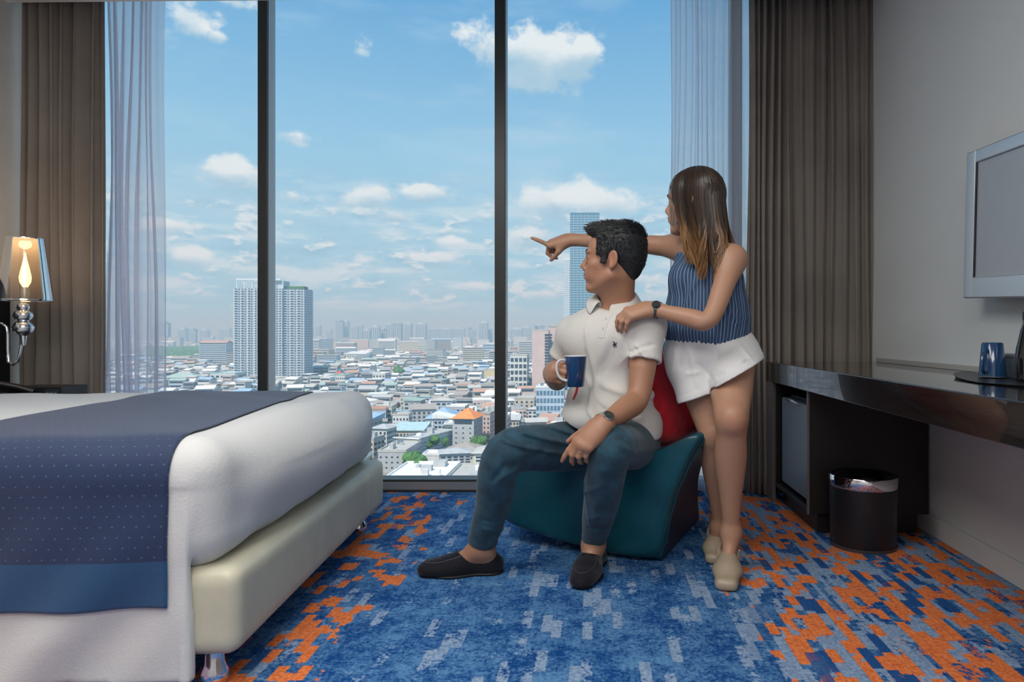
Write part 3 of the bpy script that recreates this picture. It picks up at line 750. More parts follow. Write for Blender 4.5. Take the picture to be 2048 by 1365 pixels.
# red cushion leaning on the chair back
cu = empty('cushion', (.318, 2.755, .60), 'red square cushion leaning on the chair back behind the seated person', 'cushion')
n = 28; g = np.linspace(-1, 1, n); U, W_ = np.meshgrid(g, g, indexing='ij')
prof_ = ((1-np.abs(U)**3.2)*(1-np.abs(W_)**3.2))**.5; pin = 1-.07*(1-np.abs(U*W_))*(np.maximum(np.abs(U), np.abs(W_))**4)
Rm = np.stack([nrm((.80, .55, -.05)), nrm((.0, .15, 1)), nrm((-.55, .80, -.1))], 1)
b = MB(); allv = []
for s_ in (1, -1):
    L = np.stack([U*.20*pin, W_*.20*pin, s_*(.075*prof_+.004*np.sin(U*9+W_*5)*prof_)], -1).reshape(-1, 3); b.add(L@Rm.T, [((i*n+j), (i+1)*n+j, (i+1)*n+j+1, i*n+j+1) if s_ > 0 else (i*n+j, i*n+j+1, (i+1)*n+j+1, (i+1)*n+j) for i in range(n-1) for j in range(n-1)])
M_red = mat('red_fabric', (.62, .010, .026), .8, var=.15, vscale=30, bump=.15, bscale=200, sheen=.3)
b.build('cover', M_red, cu, smooth=True)
ed = [np.array((a, -1)) for a in g]+[np.array((1, a)) for a in g[1:]]+[np.array((a, 1)) for a in g[::-1][1:]]+[np.array((-1, a)) for a in g[::-1][1:]]
MB().tube([Vector(np.array((e[0]*.20*(1-.07*(1-abs(e[0]*e[1]))), e[1]*.20*(1-.07*(1-abs(e[0]*e[1]))), 0))@Rm.T) for e in ed], .004, 6).build('piping', M_red, cu, smooth=True)
# ================================================================== people
def skin_mat(name, c):
    def fn(nt, co):
        a = mixc(nt, noise(nt, co, 9, 4), tuple(x*.90 for x in c), tuple(min(1, x*1.10) for x in c))
        return mixc(nt, attr(nt, 'flush'), a, (.42, .13, .095, 1))
    m = mat(name, c, .48, colfn=fn, bump=.05, bscale=350)
    p = m.node_tree.nodes['Principled BSDF']; p.inputs['Subsurface Weight'].default_value = .10; p.inputs['Subsurface Radius'].default_value = (.012, .005, .003); p.inputs['Subsurface Scale'].default_value = .6
    return m
def add_head(s, c, R, sc, lip_k=.004, male=True):
    L = lambda x, y, z: np.asarray(c)+R@(np.array((x, y, z))*sc)
    e = lambda x, y, z, r, k=.02, op='u': s.ell(L(x, y, z), np.array(r)*sc, R, k, op)
    e(0, -.016, .036, (.076, .097, .086)); e(0, .024, -.03, (.060, .068, .086), .03)
    e(0, .062, .040, (.052, .026, .045), .03)                                    # forehead
    for q in (-1, 1):
        s.cone(L(q*.052, -.002, -.060), L(q*.018, .066, -.102), .0175*sc, .016*sc, .022)   # jaw
        e(q*.039, .062, -.022, (.021, .021, .018), .02)                          # cheekbone
        e(q*.032, .066, -.056, (.018, .020, .026), .02)                          # cheek
        e(q*.031, .102, .004, (.020, .016, .012), .014, 's')                      # eye socket
        e(q*.031, .078, .004, (.0145, .0135, .0125), .004)                        # lid over the eyeball
        s.cone(L(q*.016, .094, .024), L(q*.045, .082, .026), .0075*sc, .006*sc, .012)    # brow ridge
        e(q*.0125, .101, -.033, (.0085, .0105, .0085), .008)                       # nostril wing
        # ear
        Re = R@np.array(((math.cos(.35*q), -math.sin(.35*q), 0), (math.sin(.35*q), math.cos(.35*q), 0), (0, 0, 1)))
        s.ell(L(q*.080, -.014, -.002), np.array((.0075, .019, .031))*sc, Re, .006); s.ell(L(q*.0865, -.010, .002), np.array((.005, .0105, .019))*sc, Re, .006, 's')
        s.ell(L(q*.079, -.007, -.030), np.array((.006, .009, .010))*sc, Re, .005)
    e(0, .078, -.104, (.021, .018, .017), .02)                                    # chin
    s.cone(L(0, .087, .022), L(0, .108, -.021), .0072*sc, .0096*sc, .010); e(0, .110, -.026, (.0100, .0105, .0090), .008)   # nose
    e(0, .084, -.060, (.028, .018, .024), .02)                                    # muzzle
    e(0, .0985, -.0555, (.021, .0085, .0058), .005); e(0, .0965, -.0665, (.019, .0085, .0072), .005)   # lips
    s.cone(L(-.024, .094, -.0605), L(.024, .094, -.0605), .0025*sc, .0025*sc, .004, 's')
    return L
def add_hand(s, w, f, n, left, sc, curl, thumb, spread=.10, k=.007):
    """w wrist, f towards the knuckles, n out of the back of the hand; curl: per finger three bend angles in degrees. Returns the chains"""
    f, n = frame(f, n); t = np.cross(f, n) if left else np.cross(n, f)
    w = np.asarray(w, float); ch = []
    base = [(.088, .027), (.091, .008), (.086, -.011), (.077, -.028)]
    ph = [(.043, .026, .021), (.047, .029, .022), (.043, .027, .021), (.034, .021, .018)]
    rad = [.0092, .0094, .0090, .0078]
    s.cone(w-f*.012*sc, w+f*.035*sc, .0265*sc, .030*sc, .03, flat=(n, .66))
    for i, (bf, bt) in enumerate(base):
        kn = w+(f*bf+t*bt+n*(.004-.004*abs(i-1.3)))*sc
        s.cone(w+(f*.018+t*bt*.62)*sc, kn, .0155*sc, .0108*sc, .022, flat=(n, .9))
        d, nn = f.copy(), n.copy(); sp = spread*(1.4-i)*.5
        d = d*math.cos(sp)+t*math.sin(sp); chain = [kn]
        for L_, a in zip(ph[i], curl[i]):
            a = math.radians(a); d, nn = d*math.cos(a)-nn*math.sin(a), nn*math.cos(a)+d*math.sin(a)
            chain.append(chain[-1]+d*L_*sc)
        r = rad[i]*sc; s.cone(chain[0], chain[1], r*1.13, r, .010); s.cone(chain[1], chain[2], r*1.02, r*.93, .003); s.cone(chain[2], chain[3], r*.93, r*.74, .003)
        ch.append(chain)
    # thumb
    b0 = w+(f*.022+t*.022-n*.008)*sc; d = f*thumb[0]+t*thumb[1]-n*thumb[2]; d = nrm(d); b1 = b0+d*.044*sc
    d2 = nrm(f*thumb[3]+t*thumb[4]-n*thumb[5]); b2 = b1+d2*.034*sc; b3 = b2+nrm(d2+f*.15)*.025*sc
    s.cone(b0, b1, .0165*sc, .0125*sc, .022); s.cone(b1, b2, .0118*sc, .0105*sc, .004); s.cone(b2, b3, .0105*sc, .0082*sc, .003); ch.append([b0, b1, b2, b3])
    return ch, (f, n, t)
class Folds:
    def __init__(s, axis): s.a = nrm(axis).astype(np.float32); s.l = []
    def add(s, p0, p1, amp, w): s.l.append((np.asarray(p0, np.float32), np.asarray(p1, np.float32), amp, w)); return s
    def __call__(s, p):
        d = np.zeros(len(p), np.float32)
        for a, b, amp, w in s.l:
            ba = b-a; ba = ba-s.a*(ba@s.a); v = p-a; v = v-np.outer(v@s.a, s.a); t = np.clip(v@ba/(ba@ba+1e-9), -.15, 1.15)
            e = v-t[:, None]*ba; d += amp*np.exp(-(e*e).sum(1)/(w*w))*np.clip((1.15-t)*4, 0, 1)*np.clip((t+.15)*4, 0, 1)
        return d
def sub_fn(S_, disp=None):
    def fn(p, bc=None, br=None):
        d = S_(p, bc, br)
        return d-disp(p) if disp is not None else d
    return fn
def rfr(f):            # columns right, forward, up for a heading
    f = nrm(f); up = np.array((0, 0, 1.)); r = nrm(np.cross(f, up)); return np.stack([r, f, np.cross(r, f)], 1)
def shoe_floor(s, toe, heel, w, hgt, k=.02):
    pass
def lump(p, s=1.0):
    return (np.sin(p[:, 0]*41*s+2*np.sin(p[:, 2]*23*s))*np.sin(p[:, 1]*37*s+1.3)+np.sin(p[:, 2]*53*s+1.7*np.sin(p[:, 0]*29*s)))*.5
def bvh_of(v, q): return BVHTree.FromPolygons([Vector(map(float, p)) for p in v], [tuple(map(int, f)) for f in q])
def decal(name, bv, cen, axis, right, polys, m, parent, off=.0012, org=(0, 0, 0), res=None):
    """small flat shapes laid on a surface along an axis (2-D polygons in metres)"""
    f = nrm(axis); r = np.asarray(right, float); r = nrm(r-f*np.dot(r, f)); u = np.cross(f, r)*1.0
    if u[2] < 0: u = -u
    b = MB()
    for pl in polys:
        vs = []
        for x, y in pl:
            o = np.asarray(cen)+r*x+u*y-f*.25; h = bv.ray_cast(Vector(o), Vector(f), .6)
            pt = np.array(h[0]) if h[0] else np.asarray(cen)+r*x+u*y
            vs.append(pt-f*off-np.asarray(org))
        b.add(vs, [tuple(range(len(vs)))])
    o = b.build(name, m, parent); sm = o.modifiers.new('solid', 'SOLIDIFY'); sm.thickness = .0008; sm.offset = 0; return o
def wrist_watch(name, c, axis, out_, r, m_band, m_case, m_dial, parent, org, cr=.019, label=None, hands=True):
    a, n = frame(axis, out_); t = np.cross(a, n); c = np.asarray(c)-np.asarray(org)
    T = empty(name) if False else None
    pts = [Vector(c+(n*math.cos(w)*.93+t*math.sin(w))*r) for w in np.linspace(0, 2*PI, 33)]
    b = MB(); ring = []
    for i in range(32):
        w = 2*PI*i/32; d = n*math.cos(w)*.93+t*math.sin(w)
        for da, dr in ((-.0085, 0), (.0085, 0), (.0085, .0035), (-.0085, .0035)): ring.append(c+a*da+d*(r+dr))
    o = b.add(ring, [(i*4+k, ((i+1) % 32)*4+k, ((i+1) % 32)*4+(k+1) % 4, i*4+(k+1) % 4) for i in range(32) for k in range(4)]).build(name, m_band, parent, label=label)
    def disc(rad, z0, z1, nm, m, par):
        q = MB(); vs = [c+n*(r*.93+z)+(a*math.cos(2*PI*i/28)+t*math.sin(2*PI*i/28))*rd for rd, z in ((rad, z0), (rad, z1*.8+z0*.2), (rad*.93, z1)) for i in range(28)]
        q.add(vs, [(k*28+i, k*28+(i+1) % 28, (k+1)*28+(i+1) % 28, (k+1)*28+i) for k in range(2) for i in range(28)]+[tuple(56+i for i in range(28)), tuple(range(27, -1, -1))]); return q.build(nm, m, par)
    disc(cr, -.002, .008, 'case', m_case, o); disc(cr*.80, .0079, .0086, 'dial', m_dial, o)
    if hands:
        for ang, l in ((.5, .75), (2.6, .5)):
            d = a*math.cos(ang)+t*math.sin(ang); q = np.cross(d, n)*.0007; z = c+n*(r*.93+.0090)
            MB().add([z-q, z+q, z+q+d*cr*l, z-q+d*cr*l], [(0, 1, 2, 3)]).build('watch_hand', m_case, o)
    return o
def finger_ring(c, axis, r, m, parent, org):
    a, n = frame(axis, (0, .3, 1)); t = np.cross(a, n); c = np.asarray(c)-np.asarray(org)
    MB().tube([Vector(c+(n*math.cos(w)+t*math.sin(w))*r) for w in np.linspace(0, 2*PI, 25)], .0012, 6).build('ring', m, parent, smooth=True)

M_skinM = skin_mat('skin_tan', (.41, .205, .122)); M_skinW = skin_mat('skin_light', (.47, .255, .160))
M_polo = mat('white_pique_cotton', (.70, .68, .635), .85, bump=.10, bscale=420, sheen=.2)
M_jeans = mat('blue_denim', (.012, .055, .085), .8, var=.35, vscale=22, bump=.12, bscale=380, sheen=.15)
M_hairM = mat('black_hair', (.008, .010, .012), .60, var=.5, vscale=60)
M_suede = mat('black_suede', (.006, .006, .010), .7, bump=.15, bscale=300, sheen=.15, spec=.2)
M_sole = mat('dark_rubber', (.006, .006, .007), .6)
M_steel = mat('steel', (.72, .72, .70), .18, metal=1); M_gold = mat('gold', (.85, .62, .30), .2, metal=1)
M_eye = mat('eye_white', (.72, .70, .68), .2); M_iris = mat('dark_iris', (.02, .012, .008), .15)

# ------------------------------------------------------------------ the seated man
man_o = (.05, 2.5, .37)
man = empty('person', man_o, 'person in white polo shirt and jeans seated on the teal chair holding a blue mug', 'person')
a_ = math.radians(30); mF = np.array((-math.sin(a_), -math.cos(a_), 0)); mR = np.array((-math.cos(a_), math.sin(a_), 0)); mL = -mR; UP = np.array((0, 0, 1.))
Rt = np.stack([mR, mF, UP], 1)
pelv = P(1226, 872, 2.66); belly = P(1226, 790, 2.59); chest = P(1222, 700, 2.54); neck = P(1236, 612, 2.55)
shL = P(1296, 652, 2.43); shR = P(1146, 668, 2.62)
elL = P(1277, 800, 2.36); wrL = P(1205, 850, 2.185); elR = P(1116, 762, 2.70); wrR = np.array((-.150, 2.45, .718))
hipL = P(1268, 885, 2.56); hipR = P(1192, 885, 2.66); knL = P(1222, 902, 2.20); knR = P(1012, 908, 2.29)
anL = P(1187, 1088, 2.46); anR = P(964, 1092, 2.41)
HC = P(1226, 521, 2.47); mhF = np.array((-math.cos(math.radians(11)), math.sin(math.radians(11)), .05)); RH = rfr(mhF)
def torso_man(g):
    s = S(); s.ell(pelv, (.165+g, .125+g, .115+g), Rt, .05); s.ell(belly, (.142+g, .108+g, .16+g), Rt, .06); s.ell(chest+UP*.01, (.158+g, .108+g, .155+g), Rt, .06)
    s.cone(shL-UP*.012+mR*.02, shR-UP*.012+mL*.02, .058+g, .058+g, .05, flat=(mF, 1.15)); s.ell(chest+mL*.07+mF*.045+UP*.045, (.075+g, .06+g, .065+g), Rt, .05); s.ell(chest+mR*.07+mF*.045+UP*.045, (.075+g, .06+g, .065+g), Rt, .05)
    s.cone(neck-UP*.022, shL+UP*.010, .048+g*.5, .040+g, .04); s.cone(neck-UP*.022, shR+UP*.006, .048+g*.5, .040+g, .04)
    return s
body = torso_man(0)
LHm = add_head(body, HC, RH, 1.0)
body.cone(LHm(0, -.032, -.045), neck-UP*.02, .053, .058, .03); body.cone(LHm(.0, .028, -.085), neck+mF*.022-UP*.02, .028, .034, .03)
for sh, el, wr in ((shL, elL, wrL), (shR, elR, wrR)):
    body.limb([sh, sh*.6+el*.4, el*.85+sh*.15, el*.9+wr*.1, el*.68+wr*.32, wr*.8+el*.2, wr], [.054, .049, .042, .041, .0415, .031, .0275], .04)
for hp, kn, an in ((hipL, knL, anL), (hipR, knR, anR)):
    body.limb([hp, hp*.5+kn*.5, kn, kn*.65+an*.35, an*.8+kn*.2, an], [.075, .066, .055, .050, .038, .034], .04)
footL = (P(1163, 1172, 2.30), P(1188, 1112, 2.50)); footR = (P(856, 1140, 2.415), P(975, 1130, 2.415))
tLf, hLf = np.array((footL[0][0], 2.285, .028)), np.array((footL[1][0]+.004, 2.515, .03)); tRf, hRf = np.array((-.585, 2.40, .028)), np.array((-.372, 2.43, .03))
for t_, h_, an in ((tLf, hLf, anL), (tRf, hRf, anR)):
    body.cone(an, h_+UP*.012, .034, .030, .03); body.cone(an-UP*.012, t_*.55+h_*.45+UP*.012, .034, .026, .04); body.cone(h_, t_, .026, .022, .03)
# his left hand resting on the knee; right hand through the mug handle
chL, (fL, nL, tL) = add_hand(body, wrL+nrm(wrL-elL)*.01, (-.70, -.22, -.66), (-.30, -.80, .50), True, .98, [(18, 12, 8), (30, 34, 18), (36, 40, 22), (36, 36, 20)], (.75, .62, .35, .88, .35, .30), .06)
chR, (fR, nR, tR) = add_hand(body, wrR, (.14, -.98, .08), (-.93, -.16, .22), False, .98, [(60, 75, 45), (66, 78, 48), (70, 78, 48), (74, 78, 45)], (.75, .45, .5, .8, .1, .65), .02)
lipc = LHm(0, .100, -.061); earc = [LHm(q*.08, -.012, -.002) for q in (-1, 1)]
def flushM(v):
    g = lambda c, r: np.exp(-((v-c)**2).sum(1)/(r*r))
    lx = (v-lipc)@RH; lip = np.exp(-((lx[:, 0]/.020)**2+(lx[:, 1]/.014)**2+(lx[:, 2]/.009)**2))
    return np.clip(.75*lip+.35*sum(g(e, .03) for e in earc)+.22*g(LHm(0, .11, -.027), .015)+.25*sum(g(c[-1], .012) for c in chL+chR), 0, 1)
org = np.array(man_o)
v, q = surface(sub_fn(body), (-.75, 2.0, -.01), (.40, 2.85, 1.30), .0030); v = relax(v, q, 4, .5, np.clip((.95-v[:, 2])/.05, .12, 1)*np.where((v[:, 1] < wrL[1]+.0) | (np.linalg.norm(v-wrR, axis=1) < .12), .35, 1))
np_mesh('body', v-org, q, M_skinM, man, attrs={'flush': flushM(v)})
bvM = bvh_of(v, q)
for sgn in (-1, 1):
    MB().lathe([(.0122*math.sin(w), -.0122*math.cos(w)) for w in np.linspace(.02, PI-.02, 12)], n=16, cap=False).build('eye', M_eye, man, smooth=True, loc=Vector(LHm(sgn*.031, .0790, .004)-org))
    e0 = LHm(sgn*.031, .0790, .004)-org+RH@np.array((0, .0090, 0)); MB().lathe([(.0055*math.sin(w), -.0042*math.cos(w)) for w in np.linspace(.02, PI-.02, 8)], n=12, cap=False).build('iris', M_iris, man, smooth=True, loc=Vector(e0))
    pts = [Vector(LHm(sgn*x, y, z)-org) for x, y, z in ((.014, .0975, .025), (.026, .0960, .031), (.038, .090, .032), (.050, .080, .026))]
    MB().tube(pts, [.0030, .0044, .0040, .0016], 8, flat=.7).build('eyebrow', M_hairM, man, smooth=True)
# hair
hs = S(); hs.ell(LHm(0, -.019, .043), (.0815, .101, .089), RH, .02)
hs.ell(LHm(0, .020, .108), (.058, .072, .030), RH, .03); hs.ell(LHm(0, .072, .100), (.047, .026, .022), RH, .02); hs.ell(LHm(0, .094, .106), (.036, .016, .013), RH, .018); hs.ell(LHm(0, -.066, .0), (.064, .048, .074), RH, .03); hs.ell(LHm(0, -.055, .085), (.062, .058, .050), RH, .03)
hs.cut(LHm(0, .052, .020), RH@np.array((0, .95, -.55)), .010)
hs.cut(LHm(0, .0, -.066), RH@np.array((0, .62, -.78)), .010)
for q_ in (-1, 1): hs.ell(LHm(q_*.085, -.012, -.010), (.022, .026, .034), RH, .006, 's'); hs.box(LHm(q_*.0745, .022, .006), (.0055, .011, .026), RH, .005, .010); hs.box(LHm(q_*.070, .036, .048), (.007, .014, .036), RH, .006, .012)
def hair_disp(p):
    l = (p-HC)@RH; return 0*l[:, 0]+.0026*lump(l, 1.2)*(l[:, 2] > .07)
def hair_fn(p, bc=None, br=None): return hs(p, bc, br)-hair_disp(p)
vh, qh = surface(hair_fn, HC-.16, HC+.18, .0026)
hair = np_mesh('hair', vh-org, qh, M_hairM, man)
hb_ = bvh_of(vh, qh); b = MB(); r5 = random.Random(5)
for i in range(2600):
    th = r5.uniform(0, 2*PI); zl = r5.uniform(-.6, 1); d = RH@nrm((math.cos(th)*math.sqrt(max(0, 1-zl*zl)), math.sin(th)*math.sqrt(max(0, 1-zl*zl))*1.05, zl))
    c0 = LHm(0, -.015, .05); h = hb_.ray_cast(Vector(c0+d*.3), Vector(-d), .3)
    if not h[0]: continue
    p0 = np.array(h[0]); l = (p0-HC)@RH; n0 = np.array(h[1])
    if l[1] > .055 and l[2] < .085: continue
    top = sst((l[2]-.06)/.05)
    fl = RH@np.array((.35*l[0]/.07, .85 if l[2] > .085 else (.35 if l[1] > 0 else -.05), .30 if l[2] > .085 else -.95)); fl = fl-n0*np.dot(fl, n0); fl = nrm(fl)+n0*(.16+.22*top)+np.array([r5.uniform(-.22, .22) for _ in range(3)]); fl = nrm(fl)
    L_ = r5.uniform(.012, .022) if top > .5 else r5.uniform(.007, .012)
    b.tube([Vector(p0-n0*.0018-org), Vector(p0+fl*L_*.55+n0*.0012-org), Vector(p0+fl*L_-n0*.0006-org)], [.0013, .0011, .0002], 3)
o = b.build('hair_tuft', M_hairM, man, smooth=True); o['kind'] = 'stuff'
# polo shirt
ps = torso_man(.012)
ps.ell(P(1181, 832, 2.50), (.112, .10, .075), Rt, .05); ps.ell(P(1255, 855, 2.54), (.112, .10, .09), Rt, .06); ps.ell(P(1222, 800, 2.53), (.13, .10, .10), Rt, .06)
ps.ell(P(1276, 862, 2.55), (.066, .085, .085), Rt, .05); ps.ell(P(1175, 805, 2.62), (.075, .09, .09), Rt, .05)
cuffL = shL*.52+elL*.48; cuffR = shR*.42+elR*.58+np.array((-.004, 0, .02))
sl = [S().limb([shL-UP*.004, shL*.5+cuffL*.5, cuffL+(cuffL-shL)*.12], [.062, .061, .063], .04), S().limb([shR-UP*.004, shR*.5+cuffR*.5, cuffR+(cuffR-shR)*.12], [.058, .056, .057], .04)]
hemA, hemB = P(1128, 843, 2.45), P(1305, 897, 2.45); hn = np.array((hemB[2]-hemA[2], 0, -(hemB[0]-hemA[0]))); hn = nrm(hn)
if hn[2] > 0: hn = -hn
hn = nrm(hn+np.array((0, .25, 0)))
fo = Folds(mF)
for p0, p1, am, w in (((1165, 655), (1185, 800), .006, .012), ((1240, 690), (1180, 760), -.004, .02), ((1195, 770), (1295, 800), .006, .014), ((1185, 790), (1285, 850), .007, .013), ((1180, 815), (1240, 880), .006, .011), ((1262, 690), (1262, 800), -.008, .013), ((1160, 710), (1165, 800), -.005, .010),
                      ((1265, 800), (1200, 840), .005, .010), ((1240, 640), (1200, 720), .003, .02), ((1155, 760), (1200, 835), .005, .010), ((1280, 830), (1300, 890), .006, .012), ((1290, 690), (1320, 715), .004, .007), ((1275, 705), (1322, 690), -.004, .008), ((1270, 720), (1310, 700), .004, .006)):
    fo.add(P(*p0, 2.42), P(*p1, 2.42), am, w)
def cuts(p):
    d = (p-hemA.astype(np.float32))@hn.astype(np.float32)                       # below the hem
    return d
aL = nrm(elL-shL); aR = nrm(elR-shR)
def polo_fn(p, bc=None, br=None):
    d = ps(p, bc, br); d = np.maximum(d, cuts(p)+.006*np.sin(p[:, 0]*30))
    for S_, c, ax, rr in ((sl[0], cuffL, aL, .054), (sl[1], cuffR, aR, .049)):
        e = S_(p, bc, br); w = p-c.astype(np.float32); t = w@ax.astype(np.float32); rad = np.sqrt(np.maximum((w*w).sum(1)-t*t, 0))
        e = np.maximum(np.maximum(e, t), np.where(t > -.014, rr-rad, -1))-np.where(np.abs(t+.008) < .008, .0012, 0)
        h = np.maximum(.035-np.abs(d-e), 0)/.035; d = np.minimum(d, e)-h*h*.035*.25
    d = d-np.clip(fo(p)*1.4, -.004, .010)-.0012*lump(p, .7)
    nk = p-(neck+UP*.012).astype(np.float32); t = nk@np.array((.0, -.35, .94), np.float32); rad = np.sqrt(np.maximum((nk*nk).sum(1)-t*t, 0))
    d = np.maximum(d, np.where(rad < .105, t+.004, -1)); return np.maximum(d, np.where(t > -.06, .066-rad, -1))
vp, qp = surface(polo_fn, (-.30, 2.2, .35), (.42, 2.88, 1.05), .0036)
polo = np_mesh('polo_shirt', vp-org, qp, M_polo, man); bvP = bvh_of(vp, qp)
# collar, placket, buttons, emblem
ca = nrm(np.array((.06, -.36, .93))); cf, _ = frame(mF-ca*np.dot(mF, ca), ca); cr_ = np.cross(cf, ca)
cc = neck+UP*.020+mF*.010
rows = []
for i, w in enumerate(np.linspace(-2.86, 2.86, 49)):
    fr = abs(w)/2.86; d = -cf*math.cos(w)+cr_*math.sin(w)                        # from the nape round to the opening at the throat
    low = .012+.026*sst((fr-.72)/.28)
    g = fr*fr; rows.append([cc+d*(.064+.012*g)-ca*.020, cc+d*(.0645+.014*g)+ca*.030*(1-.75*g), cc+d*(.0690+.016*g)+ca*(.034*(1-.75*g)), cc+d*(.080+.026*g)+ca*(.016-.010*fr), cc+d*(.096+.034*g)-ca*low])
o = grid_mesh('collar', np.array(rows)-org, M_polo, polo, solid=.0032); s_ = o.modifiers.new('sub', 'SUBSURF'); s_.levels = s_.render_levels = 1
pc = P(1212, 622, 2.42)
dn = P(1206, 676, 2.42)-pc; L_ = float(np.linalg.norm(dn)); dv_ = dn/L_
strip = [[(-.014+.028*i/2, -L_*j/8) for i in range(3)] for j in range(9)]
decal('placket', bvP, pc, -mF, np.cross(dv_, mF), [[strip[j][i], strip[j][i+1], strip[j+1][i+1], strip[j+1][i]] for j in range(8) for i in range(2)], M_polo, polo, .0012, org)
hexa = lambda x, y, r: [(x+r*math.cos(2*PI*i/10), y+r*math.sin(2*PI*i/10)) for i in range(10)]
for yb in (-.028, -.062): decal('button', bvP, pc, -mF, np.cross(dv_, mF), [hexa(.0, yb, .0045)], mat('pearl_button', (.62, .60, .56), .3), polo, .0030, org)
em = P(1238, 690, 2.42); k_ = .0105
emb = [[(-.55, -.1), (.45, -.1), (.5, .25), (-.5, .3)], [(.3, .1), (.55, .1), (.75, .55), (.95, .6), (.8, .75), (.5, .65)], [(-.55, -.1), (-.2, -.1), (-.30, -.95), (-.5, -.95)], [(.1, -.1), (.45, -.1), (.45, -.85), (.25, -.9)], [(-.2, .25), (.15, .25), (.2, .8), (-.15, .8)], [(-.08, .8), (.14, .8), (.16, 1.08), (-.06, 1.08)], [(.1, .7), (.2, .75), (-.5, 1.2), (-.58, 1.12)]]
decal('emblem', bvP, em, -mF, -mR, [[(x*k_, y*k_) for x, y in pl] for pl in emb], mat('navy_embroidery', (.006, .012, .04), .6), polo, .0016, org)['label'] = 'small dark polo rider emblem embroidered on the chest'
rt = P(1148, 786, 2.49)
decal('red_strip', bvP, P(1150, 786, 2.5), -mF, -mR, [[(-.008, .026), (.004, .026), (.008, 0), (.010, -.024), (.001, -.022), (-.003, 0)]], mat('strip_red', (.60, .02, .06), .6), polo, .004, org)['label'] = 'small red strip at the side of the shirt'  # stand-in strip for something red showing past the shirt's edge
# jeans
js = S(); js.ell(pelv-UP*.02, (.170, .135, .118), Rt, .05)
mkL, mkR = knL*.45+anL*.55, knR*.45+anR*.55
js.limb([hipL-UP*.005, hipL*.5+knL*.5, knL, mkL, anL+UP*.012], [.099, .086, .070, .062, .043], .05, .004); js.limb([hipR-UP*.005, hipR*.5+knR*.5, knR, mkR, anR+UP*.012], [.101, .088, .072, .061, .051], .05, .004)
jf = Folds((-.25, -.95, .1))
for p0, p1, am, w in (((1020, 878), (1110, 912), .009, .008), ((1045, 862), (1145, 902), .010, .008), ((1080, 853), (1165, 890), .010, .008), ((1110, 848), (1180, 878), .009, .008), ((1040, 930), (1090, 900), -.004, .010), ((1012, 960), (1050, 935), .005, .010), ((1030, 925), (1000, 960), -.005, .009),
                      ((960, 1060), (1000, 1072), .004, .007), ((955, 1040), (1005, 1050), -.003, .007), ((1170, 985), (1230, 960), .004, .009), ((1175, 1040), (1215, 1030), .004, .008), ((1172, 1060), (1210, 1062), -.004, .007), ((1240, 870), (1290, 905), .005, .010), ((1225, 905), (1245, 960), -.005, .010), ((1172, 930), (1176, 1070), .0035, .005), ((1200, 1000), (1190, 1050), .003, .010)):
    jf.add(P(*p0, 2.3), P(*p1, 2.3), am, w)
hmL, hmR = anL+UP*.022, anR+UP*.018; axL, axR = nrm(anL-mkL), nrm(anR-mkR)
def jeans_fn(p, bc=None, br=None):
    d = js(p, bc, br)-jf(p)-.0015*lump(p, .8)
    for c, ax, rr in ((hmL, axL, .037), (hmR, axR, .044)):
        w = p-c.astype(np.float32); t = w@ax.astype(np.float32); rad = np.sqrt(np.maximum((w*w).sum(1)-t*t, 0)); near = rad < .10
        d = np.maximum(d, np.where(near, t, -1)); d = np.maximum(d, np.where(near & (t > -.02), rr-rad, -1)); d = d-np.where(near & (np.abs(t+.010) < .010), .0014, 0)
    return d
sdf_obj('jeans', lambda p, bc=None, br=None: jeans_fn(p, bc, br), (-.52, 2.0, .06), (.42, 2.90, .66), .0042, M_jeans, man)
o = COL.objects['jeans']; o.location = -org
